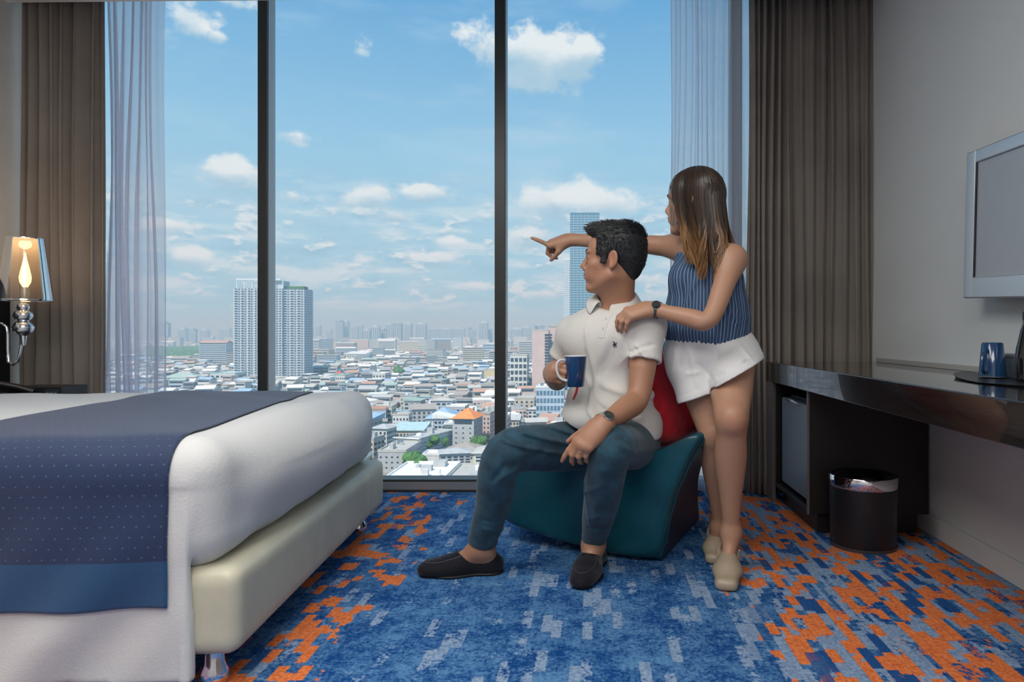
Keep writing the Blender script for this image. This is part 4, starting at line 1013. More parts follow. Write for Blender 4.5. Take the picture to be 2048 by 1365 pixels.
# moccasins
def moccasin(t, h, an, name='shoe'):
    d = t-h; d[2] = 0; L_ = float(np.linalg.norm(d)); f = d/L_; r = np.array((f[1], -f[0], 0)); R = np.stack([r, f, UP], 1); o0 = h.copy(); o0[2] = 0
    W = lambda x, y, z: o0+r*x+f*y+UP*z
    s = S(); s.ell(W(0, -.005, .032), (.036, .046, .036), R, .03); s.cone(W(0, .0, .03), W(0, L_*.55, .032), .036, .040, .03, flat=(UP, .95)); s.ell(W(0, L_*.74, .026), (.047, .080, .031), R, .03); s.cone(W(0, L_*.6, .03), W(0, L_*1.0, .020), .042, .034, .03, flat=(UP, .62)); s.cone(W(0, .005, .045), W(0, L_*.42, .050), .030, .033, .02)
    s.cone(W(0, L_*.40, .060), W(0, L_*.60, .046), .024, .032, .02, flat=(UP, .6))
    s.cone(W(0, .006, .085), W(0, L_*.36, .080), .027, .029, .006, 's'); s.cone(W(0, .010, .055), W(0, L_*.34, .055), .0255, .0275, .006, 's')
    s.cut(W(0, 0, .010), -UP, .003)
    fn = sub_fn(s); sh = empty(name) if False else None
    v, q = surface(fn, np.minimum(h, t)-.09, np.maximum(h, t)+.10, .0032)
    so = np_mesh('shoe', v-org, q, M_suede, man)
    s2 = S(); s2.ell(W(0, -.003, .004), (.038, .047, .008), R, .01); s2.cone(W(0, 0, .006), W(0, L_*.6, .006), .037, .042, .01, flat=(UP, .18)); s2.cone(W(0, L_*.6, .006), W(0, L_*.97, .006), .044, .036, .01, flat=(UP, .18)); s2.cut(W(0, 0, .0005), -UP, .001)
    v2, q2 = surface(sub_fn(s2), np.minimum(h, t)-.09, np.maximum(h, t)+.10, .003); np_mesh('sole', v2-org, q2, M_sole, so)
    bv = bvh_of(v, q)
    b = MB(); st = []
    for w in np.linspace(-2.2, 2.2, 34):
        x, y = .036*math.sin(w), L_*.66+.085*math.cos(w)*(1.0 if abs(w) < 1.57 else .9)
        hit = bv.ray_cast(Vector(W(x, y, .2)), Vector((0, 0, -1)), .3)
        if hit[0]: st.append(hit[0]+Vector((0, 0, .0005)))
    if len(st) > 3: MB().tube([p-Vector(org) for p in st], .0022, 6).build('moccasin_seam', mat('seam_thread', (.04, .035, .045), .6), so, smooth=True)
    bo = MB()
    for sg in (-1, 1): bo.tube([Vector(W(sg*x, L_*.52+y, z)-org) for x, y, z in ((0, 0, .072), (.012, .006, .080), (.022, .004, .076), (.012, -.006, .072), (0, 0, .073))], .0024, 6)
    bo.tube([Vector(W(x, L_*.52, z)-org) for x, z in ((-.036, .048), (-.02, .066), (0, .072), (.02, .066), (.036, .048))], .0028, 6)
    o = bo.build('lace_bow', M_suede, so, smooth=True)
moccasin(tLf+np.array((0, 0, 0)), hLf.copy(), anL); moccasin(tRf.copy(), hRf.copy(), anR)
M_dialg = mat('green_dial', (.03, .05, .04), .25, coat=.5)
wc = wrL-nrm(wrL-elL)*.012
wrist_watch('wristwatch', wc, nrm(wrL-elL), (-.05, -.90, .42), .0345, M_steel, M_steel, M_dialg, man, org, .0205, 'steel wristwatch with a dark dial')
finger_ring(chL[2][0]*.45+chL[2][1]*.55, chL[2][1]-chL[2][0], .0103, M_gold, man, org)
for c in chL:
    pass
mug((-.0594, 2.36, .675), 0.35, 'blue mug with white rim held by the seated person')

# ------------------------------------------------------------------ the standing woman
wo = (.45, 2.45, 0)
wom = empty('person', wo, 'person in navy pinstripe top and white shorts standing and pointing out of the window', 'person'); org = np.array(wo)
wT = rfr((-.42, -.90, 0)); wP = rfr((-.12, -.99, 0))
pelv = P(1416, 712, 2.52); waist = P(1414, 648, 2.51); chest = P(1412, 560, 2.50); neck = P(1405, 488, 2.49)
shL = P(1466, 520, 2.38); shR = P(1356, 495, 2.60)
elL = P(1420, 646, 2.27); wrL = P(1308, 619, 2.345); elR = P(1232, 484, 2.72); wrR = P(1138, 480, 2.80)
hipL = P(1462, 725, 2.50); hipR = P(1388, 728, 2.53); knL = P(1463, 838, 2.30); knR = P(1428, 868, 2.47)
anL = P(1462, 1062, 2.43); anR = P(1440, 1052, 2.62)
HW = P(1388, 405, 2.45); whF = np.array((-math.cos(math.radians(28)), math.sin(math.radians(28)), 0)); RW = rfr(whF); scw = .93
def torso_wom(g):
    s = S(); s.ell(pelv, (.148+g, .112+g, .11+g), wP, .05); s.ell(waist, (.118+g, .088+g, .12+g), wT, .05); s.ell(chest, (.125+g, .090+g, .115+g), wT, .05)
    for q_ in (-1, 1): s.ell(chest+wT@np.array((q_*.055, .055, .0)), (.055+g, .05+g, .055+g), wT, .03)
    s.cone(shL+wT@np.array((.02, 0, 0)), shR+wT@np.array((-.02, 0, 0)), .042+g, .042+g, .05)
    return s
body = torso_wom(0); LW = add_head(body, HW, RW, scw, male=False)
body.cone(LW(0, -.028, -.05), neck-UP*.03, .047, .052, .03); body.cone(neck-UP*.02, shL+UP*.006, .045, .034, .05); body.cone(neck-UP*.02, shR+UP*.006, .045, .034, .05)
for sh, el, wr in ((shL, elL, wrL), (shR, elR, wrR)):
    body.limb([sh, sh*.6+el*.4, el*.85+sh*.15, el*.9+wr*.1, el*.7+wr*.3, wr*.8+el*.2, wr], [.043, .038, .0325, .032, .0325, .0245, .0212], .04)
for hp, kn, an, sc_w in ((hipL, knL, anL, 1.0), (hipR, knR, anR, .93)):
    B = np.array((0, .012, 0)); body.limb([hp, hp*.55+kn*.45, kn*.85+hp*.15, kn, kn*.87+an*.13, kn*.66+an*.34+B, kn*.35+an*.65+B*.6, an*.93+kn*.07, an], [r*sc_w for r in (.088, .076, .062, .059, .0515, .0555, .041, .030, .031)], .05)
body.ell(knL+np.array((0, -.040, .004)), (.030, .022, .036), None, .03)
tL_, hL_ = np.array((.452, 2.275, .03)), np.array((.50, 2.475, .06)); tR_, hR_ = np.array((.462, 2.535, .03)), np.array((.50, 2.70, .06))
for t_, h_, an in ((tL_, hL_, anL), (tR_, hR_, anR)):
    body.cone(an, h_+UP*.022, .031, .028, .03); body.cone(an-UP*.012, t_*.45+h_*.55+UP*.004, .030, .022, .03); body.cone(h_, t_-UP*.006, .022, .014, .02); body.cone(t_*.6+h_*.4, t_-UP*.008, .024, .022, .02, flat=(UP, .5))
chR, (fR, nR, tR) = add_hand(body, wrR, (-.97, .16, -.18), (-.22, -.42, .88), False, .90, [(-40, 4, 2), (62, 62, 30), (72, 72, 40), (78, 72, 40)], (.7, .45, .55, .75, -.15, .6), .05)
chL, (fL, nL, tL) = add_hand(body, wrL+nrm(wrL-elL)*.012, (-.95, -.10, -.20), (-.22, -.55, .80), True, .90, [(34, 34, 18), (36, 38, 20), (36, 38, 20), (36, 36, 18)], (.7, .6, .35, .85, .3, .45), .14)
lipw = LW(0, .100, -.061)
def flushW(v):
    lx = (v-lipw)@RW; g = lambda c, r: np.exp(-((v-c)**2).sum(1)/(r*r))
    return np.clip(.9*np.exp(-((lx[:, 0]/.020)**2+(lx[:, 1]/.014)**2+(lx[:, 2]/.009)**2))+.25*g(knL+np.array((0, -.06, 0)), .04)+.25*sum(g(c[-1], .011) for c in chL+chR), 0, 1)
v, q = surface(sub_fn(body), (-.36, 2.1, -.01), (.75, 3.05, 1.52), .0030); v = relax(v, q, 5, .5, np.where((v[:, 2] > 1.22) | (np.linalg.norm(v-wrR, axis=1) < .2) | (np.linalg.norm(v-wrL, axis=1) < .2), .15, 1))
np_mesh('body', v-org, q, M_skinW, wom, attrs={'flush': flushW(v)})
for sgn in (-1, 1):
    MB().lathe([(.0115*math.sin(w), -.0115*math.cos(w)) for w in np.linspace(.02, PI-.02, 12)], n=16, cap=False).build('eye', M_eye, wom, smooth=True, loc=Vector(LW(sgn*.031, .0805, .004)-org))
    MB().lathe([(.0052*math.sin(w), -.004*math.cos(w)) for w in np.linspace(.02, PI-.02, 8)], n=12, cap=False).build('iris', M_iris, wom, smooth=True, loc=Vector(LW(sgn*.031, .0895, .004)-org))
    MB().tube([Vector(LW(sgn*x, y, z)-org) for x, y, z in ((.014, .1015, .025), (.026, .100, .031), (.038, .094, .032), (.050, .084, .026))], [.0022, .0032, .003, .0012], 8, flat=.7).build('eyebrow', mat('brown_brow', (.06, .035, .02), .5), wom, smooth=True)
# sleeveless top
M_top = mat('navy_pinstripe', rough=.8, bump=.06, bscale=300, colfn=lambda nt, co: mixc(nt, (attr(nt, 'stripe').m('FRACT')-.5).m('ABSOLUTE').sstep(.36, .44), mixc(nt, noise(nt, co, 60), (.022, .055, .125, 1), (.04, .085, .17, 1)), (.24, .33, .46, 1)))
tp = torso_wom(.012); tp.ell(waist+np.array((0, 0, .01)), (.148, .115, .10), wT, .05); tp.ell(P(1414, 615, 2.50), (.146, .115, .12), wT, .05); tp.ell(waist-UP*.035, (.146, .112, .06), wP, .04)
tax = lambda p: np.arctan2(((p-waist)@wT)[:, 0], ((p-waist)@wT)[:, 1])
tf_ = Folds(wT[:, 1])
for p0, p1, am, w in (((1395, 560), (1345, 650), .006, .010), ((1440, 570), (1480, 650), .006, .010), ((1420, 590), (1425, 665), -.006, .012), ((1460, 590), (1490, 640), .005, .008), ((1370, 560), (1360, 650), -.005, .010)): tf_.add(P(*p0, 2.4), P(*p1, 2.4), am, w)
def top_fn(p, bc=None, br=None):
    d = tp(p, bc, br)-tf_(p)-.0011*np.sin(tax(p)*46)-.0012*lump(p, .6)
    d = np.maximum(d, -(p[:, 2]-(waist[2]-.062-.018*np.cos(tax(p)*1.0+.5)+.003*np.sin(tax(p)*9))))       # hem over the waistband
    d = np.maximum(d, p[:, 2]-(neck[2]-.028))
    for c, rr in ((shL, .064), (shR, .062)):                                                          # arm holes
        d = np.maximum(d, rr-np.sqrt(((p-(c+UP*.008).astype(np.float32))**2).sum(1)))
    return d
v, q = surface(top_fn, (.2, 2.28, .75), (.68, 2.75, 1.28), .0036)
np_mesh('sleeveless_top', v-org, q, M_top, wom, attrs={'stripe': tax(v)*46/(2*PI)*1.5})
for sh, tw in ((shL, -1), (shR, 1)):
    pts = [neck+np.array((0, 0, -.035))+wT@np.array((tw*.030, .055, -.03)), neck+wT@np.array((tw*.046, .03, .002)), neck+wT@np.array((tw*.050, -.01, .006)), neck+wT@np.array((tw*.045, -.05, -.035))]
    MB().tube([Vector(p-org) for p in pts], .006, 8, flat=2.0).build('shoulder_strap', M_top, wom, smooth=True)
# white shorts
M_shorts = mat('white_shorts', (.74, .73, .72), .8, bump=.08, bscale=300, sheen=.2)
ss = S(); ss.ell(pelv+UP*.012, (.166, .130, .10), wP, .05); ss.ell(P(1416, 668, 2.51), (.140, .108, .06), wP, .05)
hmL, hmR = P(1468, 754, 2.385), P(1399, 793, 2.475); axL, axR = nrm((.50, -.12, -.86)), nrm((.34, -.10, -.94))
lg = [S().cone(hipL+UP*.03, hmL+axL*.03, .106, .100).ell(hipL+np.array((.03, 0, -.005)), (.085, .095, .07), None, .04), S().cone(hipR+UP*.03, hmR+axR*.03, .104, .087).ell(hipR+np.array((-.015, 0, -.01)), (.085, .095, .07), None, .04)]
sf = Folds((-.1, -.99, 0))
for p0, p1, am, w in (((1364, 690), (1362, 735), -.007, .007), ((1378, 700), (1395, 770), .005, .009), ((1398, 660), (1396, 720), .003, .003), ((1422, 755), (1398, 730), -.005, .006), ((1432, 752), (1465, 728), -.005, .006), ((1465, 728), (1500, 722), -.006, .007), ((1440, 745), (1485, 718), .005, .007), ((1372, 750), (1400, 745), .004, .008), ((1350, 700), (1345, 745), .004, .008), ((1478, 690), (1500, 720), .005, .008), ((1432, 690), (1434, 715), -.004, .005), ((1425, 760), (1427, 790), -.004, .006)): sf.add(P(*p0, 2.4), P(*p1, 2.4), am, w)
def shorts_fn(p, bc=None, br=None):
    d = ss(p, bc, br); d = np.maximum(d, -(p[:, 2]-(P(0, 768, 2.5)[2])))
    for S_, c, ax, r0, r1, hp, kn in ((lg[0], hmL, axL, .074, .074, hipL, knL), (lg[1], hmR, axR, .070, .068, hipR, knR)):
        e = S_(p, bc, br); t = (p-c.astype(np.float32))@ax.astype(np.float32); g = nrm(kn-hp).astype(np.float32); wh = p-hp.astype(np.float32); tt = wh@g; rad = np.sqrt(np.maximum((wh*wh).sum(1)-tt*tt, 0))
        e = np.maximum(np.maximum(e, t), np.where(t > -.035, r0-rad, -1))-np.where(np.abs(t+.011) < .011, .0012, 0)
        h = np.maximum(.02-np.abs(d-e), 0)/.02; d = np.minimum(d, e)-h*h*.02*.25
    return np.maximum(d-np.clip(sf(p), -.0025, .010)-.0014*lump(p, .6), p[:, 2]-(waist[2]-.012))
sdf_obj('shorts', shorts_fn, (.18, 2.25, .55), (.72, 2.72, .96), .0040, M_shorts, wom); COL.objects['shorts'].location = -org
# slingback shoes
M_nude = mat('beige_leather', (.40, .32, .23), .4, bump=.05, bscale=40); M_heel = mat('beige_sole', (.16, .11, .08), .5)
for t_, h_, an in ((tL_, hL_, anL), (tR_, hR_, anR)):
    d = t_-h_; d[2] = 0; Lf = float(np.linalg.norm(d)); f = d/Lf; r = np.array((f[1], -f[0], 0)); R = np.stack([r, f, UP], 1); o0 = h_.copy(); o0[2] = 0; W = lambda x, y, z: o0+r*x+f*y+UP*z
    s = S(); s.box(W(0, Lf*1.0, .020), (.033, .030, .017), R, .012, .02); s.cone(W(0, Lf*.60, .040), W(0, Lf*1.0, .020), .040, .034, .02, flat=(UP, .60)); s.cone(W(0, Lf*.34, .066), W(0, Lf*.66, .042), .032, .039, .03, flat=(UP, .85)); s.cone(W(0, -.015, .052), W(0, Lf*.5, .034), .030, .036, .02, flat=(UP, .30))
    s.cone(W(0, -Lf*.02, .105), W(0, Lf*.27, .108), .034, .031, .006, 's'); s.cut(W(0, Lf, .004), -UP, .002)
    v, q = surface(sub_fn(s), np.minimum(t_, h_)-.10, np.maximum(t_, h_)+.11, .0034); so = np_mesh('shoe', v-org, q, M_nude, wom)
    MB().lathe([(.020, .0005), (.021, .004), (.022, .036), (.026, .050), (.001, .050)], n=20).build('heel', M_heel, so, smooth=True, loc=Vector(W(0, -.004, 0)-org))
    st = [W(-.033, Lf*.35, .062), W(-.036, Lf*.16, .078), W(-.030, -.005, .092), W(-.012, -.033, .098), W(.012, -.033, .098), W(.030, -.005, .092), W(.036, Lf*.16, .078), W(.033, Lf*.35, .062)]
    MB().tube([Vector(p-org) for p in st], .0032, 8, flat=1.8).build('strap', M_nude, so, smooth=True)
    MB().tube([Vector(W(-.0385, Lf*.18+.006*math.cos(w), .078+.008*math.sin(w))-org) for w in np.linspace(0, 2*PI, 13)], .0016, 6).build('buckle', M_steel, so, smooth=True)
# long hair: a mass under many locks, dark roots growing lighter to the tips
M_hairW = mat('ombre_hair', rough=.36, colfn=lambda nt, co: mixc(nt, (attr(nt, 'tip')+(attr(nt, 'lock')-.5)*.35).sstep(.35, 1.0), mixc(nt, attr(nt, 'lock'), (.018, .011, .008, 1), (.05, .028, .017, 1)), mixc(nt, attr(nt, 'lock'), (.14, .062, .022, 1), (.36, .185, .07, 1))))
hw = S(); hw.ell(LW(0, -.016, .038), (.081, .100, .086), RW, .02); hw.cut(LW(0, .062, .03), RW@np.array((0, .97, -.25)), .015)
e1, e2 = P(1398, 470, 2.455), P(1404, 530, 2.45)
hw.cone(LW(0, -.035, .0), e1, .072, .054, .03, flat=((0, 1, 0), .80)); hw.cone(e1, e2-np.array((0, 0, -.03)), .054, .030, .03, flat=((0, 1, 0), .55))
def hw_fn(p, bc=None, br=None): return hw(p, bc, br)-.002*np.sin(((p-HW)@RW)[:, 0]*190+((p-HW)@RW)[:, 1]*150)
tipf = lambda z: np.clip((LW(0, 0, .05)[2]-z)/.34, 0, 1)
vh, qh = surface(hw_fn, HW+np.array((-.2, -.25, -.32)), HW+np.array((.22, .22, .2)), .0038)
hair = np_mesh('hair', vh-org, qh, M_hairW, wom, attrs={'tip': tipf(vh[:, 2])*.85, 'lock': .3+.2*np.sin(vh[:, 0]*150)})
r9 = random.Random(19); b = MB(); tips, lks = [], []
crown = LW(.0, .012, .130)
for i in range(1500):
    phi = r9.uniform(-2.72, 2.3)                                    # 0 = nape, negative = the side toward the room
    d = np.array((math.sin(phi), -math.cos(phi), 0)); pts = []; rr = r9.uniform(.96, 1.05)
    part = r9.uniform(.0, .55)
    for al in np.linspace(.06+part*.6, PI*.52, 6): pts.append(LW(d[0]*math.sin(al)*.085*rr, -.014+d[1]*math.sin(al)*.104*rr, .040+math.cos(al)*.094*rr))
    side = pts[-1]; rel = (side-HW)@RW; zend = r9.uniform(-.185, -.292) if rel[1] < .03 else r9.uniform(-.15, -.235)
    off = side-HW; kx = r9.uniform(.55, .82); cl = math.floor(phi*3.2+.5)
    tgt = np.array((HW[0]+.030+off[0]*kx+.010*math.sin(cl*2.1), HW[1]-.055+off[1]*.55, HW[2]+zend))
    ph = cl*1.9+r9.uniform(-.5, .5); wv = r9.uniform(.010, .022)
    for u in np.linspace(.12, 1, 12):
        e = u*u*(3-2*u); p = np.array((side[0]+(tgt[0]-side[0])*e, side[1]+(tgt[1]-side[1])*e, side[2]+(tgt[2]-side[2])*u))
        a = wv*max(0, (u-.38)/.62)**1.3; p = p+np.array((a*math.sin(ph+u*7.5), a*.7*math.cos(ph+u*7.5), 0)); pts.append(p)
    r0 = r9.uniform(.0012, .0034); n_ = len(pts); rs = [r0*(.6 if k < 2 else 1)*(1 if k < n_-4 else (n_-k)/4.5) for k in range(n_)]
    b.tube([Vector(p-org) for p in pts], rs, 5, flat=.7); lk = .5+.5*math.sin(cl*2.7+1)*.6+r9.uniform(-.35, .35); lk = min(1, max(0, lk))
    for k in range(n_):
        tips += [float(tipf(pts[k][2]))+(.18 if rel[1] > .0 and phi < 0 else 0)]*5; lks += [lk]*5
o = b.build('hair_lock', M_hairW, wom, smooth=True); o['kind'] = 'stuff'
for an, a in (('tip', tips), ('lock', lks)): at = o.data.attributes.new(an, 'FLOAT', 'POINT'); at.data.foreach_set('value', a)
b = MB(); tips, lks = [], []
for i in range(40):                                                  # stray hairs round the face
    phi = r9.choice((-1, 1))*r9.uniform(1.7, 2.6); d = np.array((math.sin(phi), -math.cos(phi), 0)); pts = []; rr = r9.uniform(1.02, 1.16)
    for al in np.linspace(.25, PI*.5, 5): pts.append(LW(d[0]*math.sin(al)*.086*rr, -.01+d[1]*math.sin(al)*.110*rr, .040+math.cos(al)*.094))
    for u in np.linspace(.2, 1, 6): pts.append(pts[4]+np.array((.012*u*u+r9.uniform(-.002, .002), -.015*u, -r9.uniform(.08, .085)*u*1.6)))
    b.tube([Vector(p-org) for p in pts], .0006, 3)
    for p in pts: tips += [float(tipf(p[2]))]*3; lks += [.4]*3
o = b.build('stray_hair', M_hairW, wom, smooth=True); o['kind'] = 'stuff'
for an, a in (('tip', tips), ('lock', lks)): at = o.data.attributes.new(an, 'FLOAT', 'POINT'); at.data.foreach_set('value', a)
wrist_watch('wristwatch', wrL-nrm(wrL-elL)*.010, nrm(wrL-elL), (.05, -.80, .55), .0275, mat('gunmetal', (.07, .085, .09), .35, metal=.7), mat('gunmetal', ()), mat('dark_dial', (.03, .035, .04), .2, coat=.5), wom, org, .0150, 'dark metal wristwatch', False)
finger_ring(chL[2][0]*.45+chL[2][1]*.55, chL[2][1]-chL[2][0], .0096, M_steel, wom, org)
# ================================================================== the city outside, 60 m below the window
GZ = -60.0
def GD(py): return F_PX*(CAMZ-GZ)/(py-CY)
def gcol(nt, co):
    n1 = noise(nt, co, .012, 5); n2 = noise(nt, co, .05, 4)
    c = mixc(nt, n1.sstep(.35, .65), (.20, .20, .19, 1), (.33, .31, .28, 1)); return mixc(nt, n2.sstep(.56, .66), c, (.06, .13, .04, 1))
struct(MB().box(-9000, 9000, 40, 16000, GZ-1, GZ), 'ground', mat('city_ground', rough=.9, colfn=gcol))
WM = [mat('city_wall_%s' % n, c, .8, var=.06, vscale=.3) for n, c in (('white', (.66, .66, .64)), ('cream', (.62, .57, .46)), ('grey', (.44, .45, .46)), ('pink', (.60, .46, .42)), ('pale_blue', (.46, .54, .62)), ('beige', (.55, .49, .40)), ('dark', (.20, .22, .25)), ('yellow', (.62, .52, .30)))]
WN = ['white', 'cream', 'grey', 'pink', 'pale blue', 'beige', 'dark', 'yellow']
RM = [mat('city_roof_%s' % n, c, .6, var=.08, vscale=.4) for n, c in (('grey', (.45, .46, .46)), ('white', (.80, .80, .79)), ('terracotta', (.50, .30, .22)), ('blue', (.32, .46, .62)), ('brown', (.38, .33, .29)), ('green', (.36, .46, .41)), ('teal', (.42, .58, .60)), ('concrete', (.50, .48, .44)), ('orange', (.85, .27, .07)), ('red', (.72, .06, .04)))]
RN = ['grey', 'white', 'terracotta', 'blue', 'brown', 'green', 'teal', 'concrete', 'orange', 'red']
M_win = mat('city_window', (.045, .065, .09), .15, spec=.6)
M_winb = mat('city_window_blue', (.10, .19, .28), .12, spec=.8)
M_leaf = mat('tree_leaf', (.07, .17, .035), .8, var=.4, vscale=1.2); M_trunk = mat('tree_trunk', (.12, .08, .05), .9)
taken = []
def facade(w, d, h, nf, nc, ww, wh, z0=1.0, sides=True, proud=.12, band=False, ztop=None):
    b = MB(); ztop = ztop or h-1.0; fh = (ztop-z0)/nf
    for i in range(nf):
        za = z0+fh*(i+.5-wh/2); zb = z0+fh*(i+.5+wh/2)
        if band: b.box(-w/2+w*.03, w/2-w*.03, -d/2-proud, -d/2+.05, za, zb)
        else:
            for j in range(nc):
                x = -w/2+w*(j+.5)/nc; hw_ = w/nc*ww/2; b.box(x-hw_, x+hw_, -d/2-proud, -d/2+.05, za, zb)
        if sides:
            ns = max(1, int(round(nc*d/w)))
            for sx in (-1, 1):
                for j in range(ns):
                    y = -d/2+d*(j+.5)/ns; hw_ = d/ns*ww/2; x0, x1 = (sx*w/2-.05, sx*w/2+proud) if sx > 0 else (-w/2-proud, -w/2+.05); b.box(x0, x1, y-hw_, y+hw_, za, zb)
    return b
def roof_mb(kind, w, d, h, rh, ov=.8):
    b = MB(); W_, D_ = w/2+ov, d/2+ov
    if kind == 'flat':
        b.box(-w/2-.15, w/2+.15, -d/2-.15, d/2+.15, h, h+.35)
        for x0, x1, y0, y1 in ((-w/2-.15, w/2+.15, -d/2-.15, -d/2+.25), (-w/2-.15, w/2+.15, d/2-.25, d/2+.15), (-w/2-.15, -w/2+.25, -d/2+.25, d/2-.25), (w/2-.25, w/2+.15, -d/2+.25, d/2-.25)): b.box(x0, x1, y0, y1, h+.35, h+1.1)
    elif kind == 'gable':
        b.add([(-W_, -D_, h), (W_, -D_, h), (W_, D_, h), (-W_, D_, h), (-W_, 0, h+rh), (W_, 0, h+rh)], [(0, 1, 5, 4), (2, 3, 4, 5), (0, 4, 3), (1, 2, 5), (3, 2, 1, 0)])
    elif kind == 'hip':
        k = max(0, W_-D_)*.9; b.add([(-W_, -D_, h), (W_, -D_, h), (W_, D_, h), (-W_, D_, h), (-k, 0, h+rh), (k, 0, h+rh)], [(0, 1, 5, 4), (2, 3, 4, 5), (0, 4, 3), (1, 2, 5), (3, 2, 1, 0)])
    elif kind == 'shed':
        b.add([(-W_, -D_, h), (W_, -D_, h), (W_, D_, h), (-W_, D_, h), (-W_, -D_, h+.3), (W_, -D_, h+.3), (W_, D_, h+rh), (-W_, D_, h+rh)], [(3, 2, 1, 0), (4, 5, 6, 7), (0, 1, 5, 4), (1, 2, 6, 5), (2, 3, 7, 6), (3, 0, 4, 7)])
    return b
def building(x, y, w, d, h, rz, wall, roof, rm, rh=2.0, win=None, label=None, group=None, wm=None, clutter=0, name='building', base=0, seed=0):
    t = empty(name, (x, y, GZ+base), label, 'building', group, rz); r = random.Random(seed+int(abs(x*7+y)))
    MB().box(-w/2, w/2, -d/2, d/2, 0, h).build('wall', wall, t)
    roof_mb(roof, w, d, h, rh).build('roof', rm, t)
    if win:
        o = facade(w, d, h, *win[:4], **(win[4] if len(win) > 4 else {})).build('window', wm or M_win, t); o['kind'] = 'stuff'
    for k in range(clutter):
        a, c, e = r.uniform(1.2, w*.22+1.2), r.uniform(1.2, d*.22+1.2), r.uniform(1.0, 3.2); px_, py_ = r.uniform(-w/2+a, w/2-a) if w > 2*a else 0, r.uniform(-d/2+c, d/2-c) if d > 2*c else 0
        if r.random() < .35: MB().lathe([(a*.5, 0), (a*.5, e*.8), (a*.3, e)], n=12).build('water_tank', r.choice((M_steel, RM[6], RM[1])), t, loc=(px_, py_, h+.3))
        else: MB().box(-a/2, a/2, -c/2, c/2, 0, e).build('roof_hut', r.choice((WM[0], WM[2], RM[0])), t, loc=(px_, py_, h+.3))
    taken.append((x, y, .5*math.hypot(w, d)*.92)); return t
def by_px(px0, px1, py_base, py_top, dep, rz=0.0, **k):
    """front face between two sight lines, standing on the ground"""
    d = GD(py_base); w = (px1-px0)*d/F_PX; h = (py_base-py_top)*d/F_PX; x = ((px0+px1)/2-CX)*d/F_PX
    return building(x, d+dep/2, w, dep, h, rz, **k)

# --- the tall twin slab behind the mullion
d = 850.0; X0, X1 = (467-CX)*d/F_PX, (607-CX)*d/F_PX; TWd = X1-X0; HT = (770-582)*d/F_PX; zb0 = 0
T = empty('tower', ((X0+X1)/2, d+16, GZ), 'tall pale grey apartment tower with stacked balconies rising behind the window mullion', 'building')
M_tw = mat('tower_wall', (.50, .55, .60), .7); M_twd = mat('tower_dark', (.11, .16, .23), .4); M_tww = mat('tower_white', (.68, .72, .74), .7)
MB().box(-TWd/2, TWd*.18, -14, 16, 0, HT).build('wall', M_tw, T); MB().box(TWd*.18, TWd/2-2, -10, 18, 0, HT-1).build('wing', M_tw, T)
bal, gw, fin = MB(), MB(), MB(); nf = 38; fh = HT/nf
for i in range(nf):
    z = i*fh
    for x0, x1, yf in ((-TWd/2, TWd*.18, -14), (TWd*.18, TWd/2-2, -10)):
        n_ = int((x1-x0)/3.9)
        for j in range(n_):
            xa = x0+(x1-x0)*(j+.16)/n_; xb = x0+(x1-x0)*(j+.84)/n_
            gw.box(xa, xb, yf-.15, yf+.1, z+fh*.28, z+fh*.86)
            if j % 2 == 0: bal.box(xa-.3, xb+.3, yf-1.3, yf, z+fh*.02, z+fh*.30)
    for j in range(7): gw.box(TWd/2-2.1, TWd/2-1.85, -8+j*3.5, -6+j*3.5, z+fh*.25, z+fh*.85)
for k in range(8): x = -TWd/2+k*TWd*.68/7; fin.box(x-.4, x+.4, -14.9, -13.9, 0, HT)
for k in range(4): x = TWd*.18+k*(TWd*.32-2)/3; fin.box(x-.4, x+.4, -10.9, -9.9, 0, HT-1)
gw.build('window', M_twd, T, kind='stuff'); bal.build('balcony', M_tww, T, kind='stuff'); fin.build('fin', M_tww, T, kind='stuff')
cr = MB()
for k in range(7): x = -TWd/2+2+k*(TWd*.66)/6; cr.box(x-.5, x+.5, -12, -11, HT, HT+12)
cr.box(-TWd/2+1, TWd*.16, -12.5, -10.5, HT+10.5, HT+12.5)
cr.build('roof_frame', M_tww, T, kind='stuff'); MB().box(-TWd*.16, TWd*.17, -9, 10, HT, HT+10).build('crown', M_tw, T); MB().box(TWd*.2, TWd*.45, -6, 8, HT-1, HT+3).build('roof_garden', M_leaf, T)
taken.append((T.location.x, T.location.y, 62))
# --- glass skyscraper behind the pointing hand
d = 1150.0; x0, x1 = (1140-CX)*d/F_PX, (1199-CX)*d/F_PX; w = x1-x0; h = CAMZ-GZ+(CY-428)*d/F_PX
T = empty('skyscraper', ((x0+x1)/2, d+w/2, GZ), 'tall blue glass skyscraper behind the pointing hand', 'building')
M_gl = mat('sky_glass', (.055, .16, .235), .12, metal=.0, spec=1.0, coat=.4); M_gl2 = mat('sky_glass_line', (.42, .55, .62), .4)
MB().box(-w/2, w/2, -w/2, w/2, 0, h).build('wall', M_gl, T); ln = MB()
for i in range(64): z = h*i/64; ln.box(-w/2-.25, w/2+.25, -w/2-.25, w/2+.25, z, z+h/64*.22)
ln.build('spandrel', M_gl2, T, kind='stuff'); fb = MB()
for k in range(9): x = -w/2+w*k/8; fb.box(x-.2, x+.2, -w/2-.45, -w/2, 0, h)
fb.build('fin', M_gl2, T, kind='stuff'); MB().box(-w/2, w/2, -w/2, w/2, h, h+2).build('parapet', M_gl, T)
for k in (-.3, .25): MB().box(w*k-3, w*k+3, -3, 3, h+2, h+6).build('roof_hut', M_twd, T)
x0 = (1127-CX)*d/F_PX; x1 = (1141-CX)*d/F_PX; w2 = x1-x0; h2 = CAMZ-GZ+(CY-517)*d/F_PX
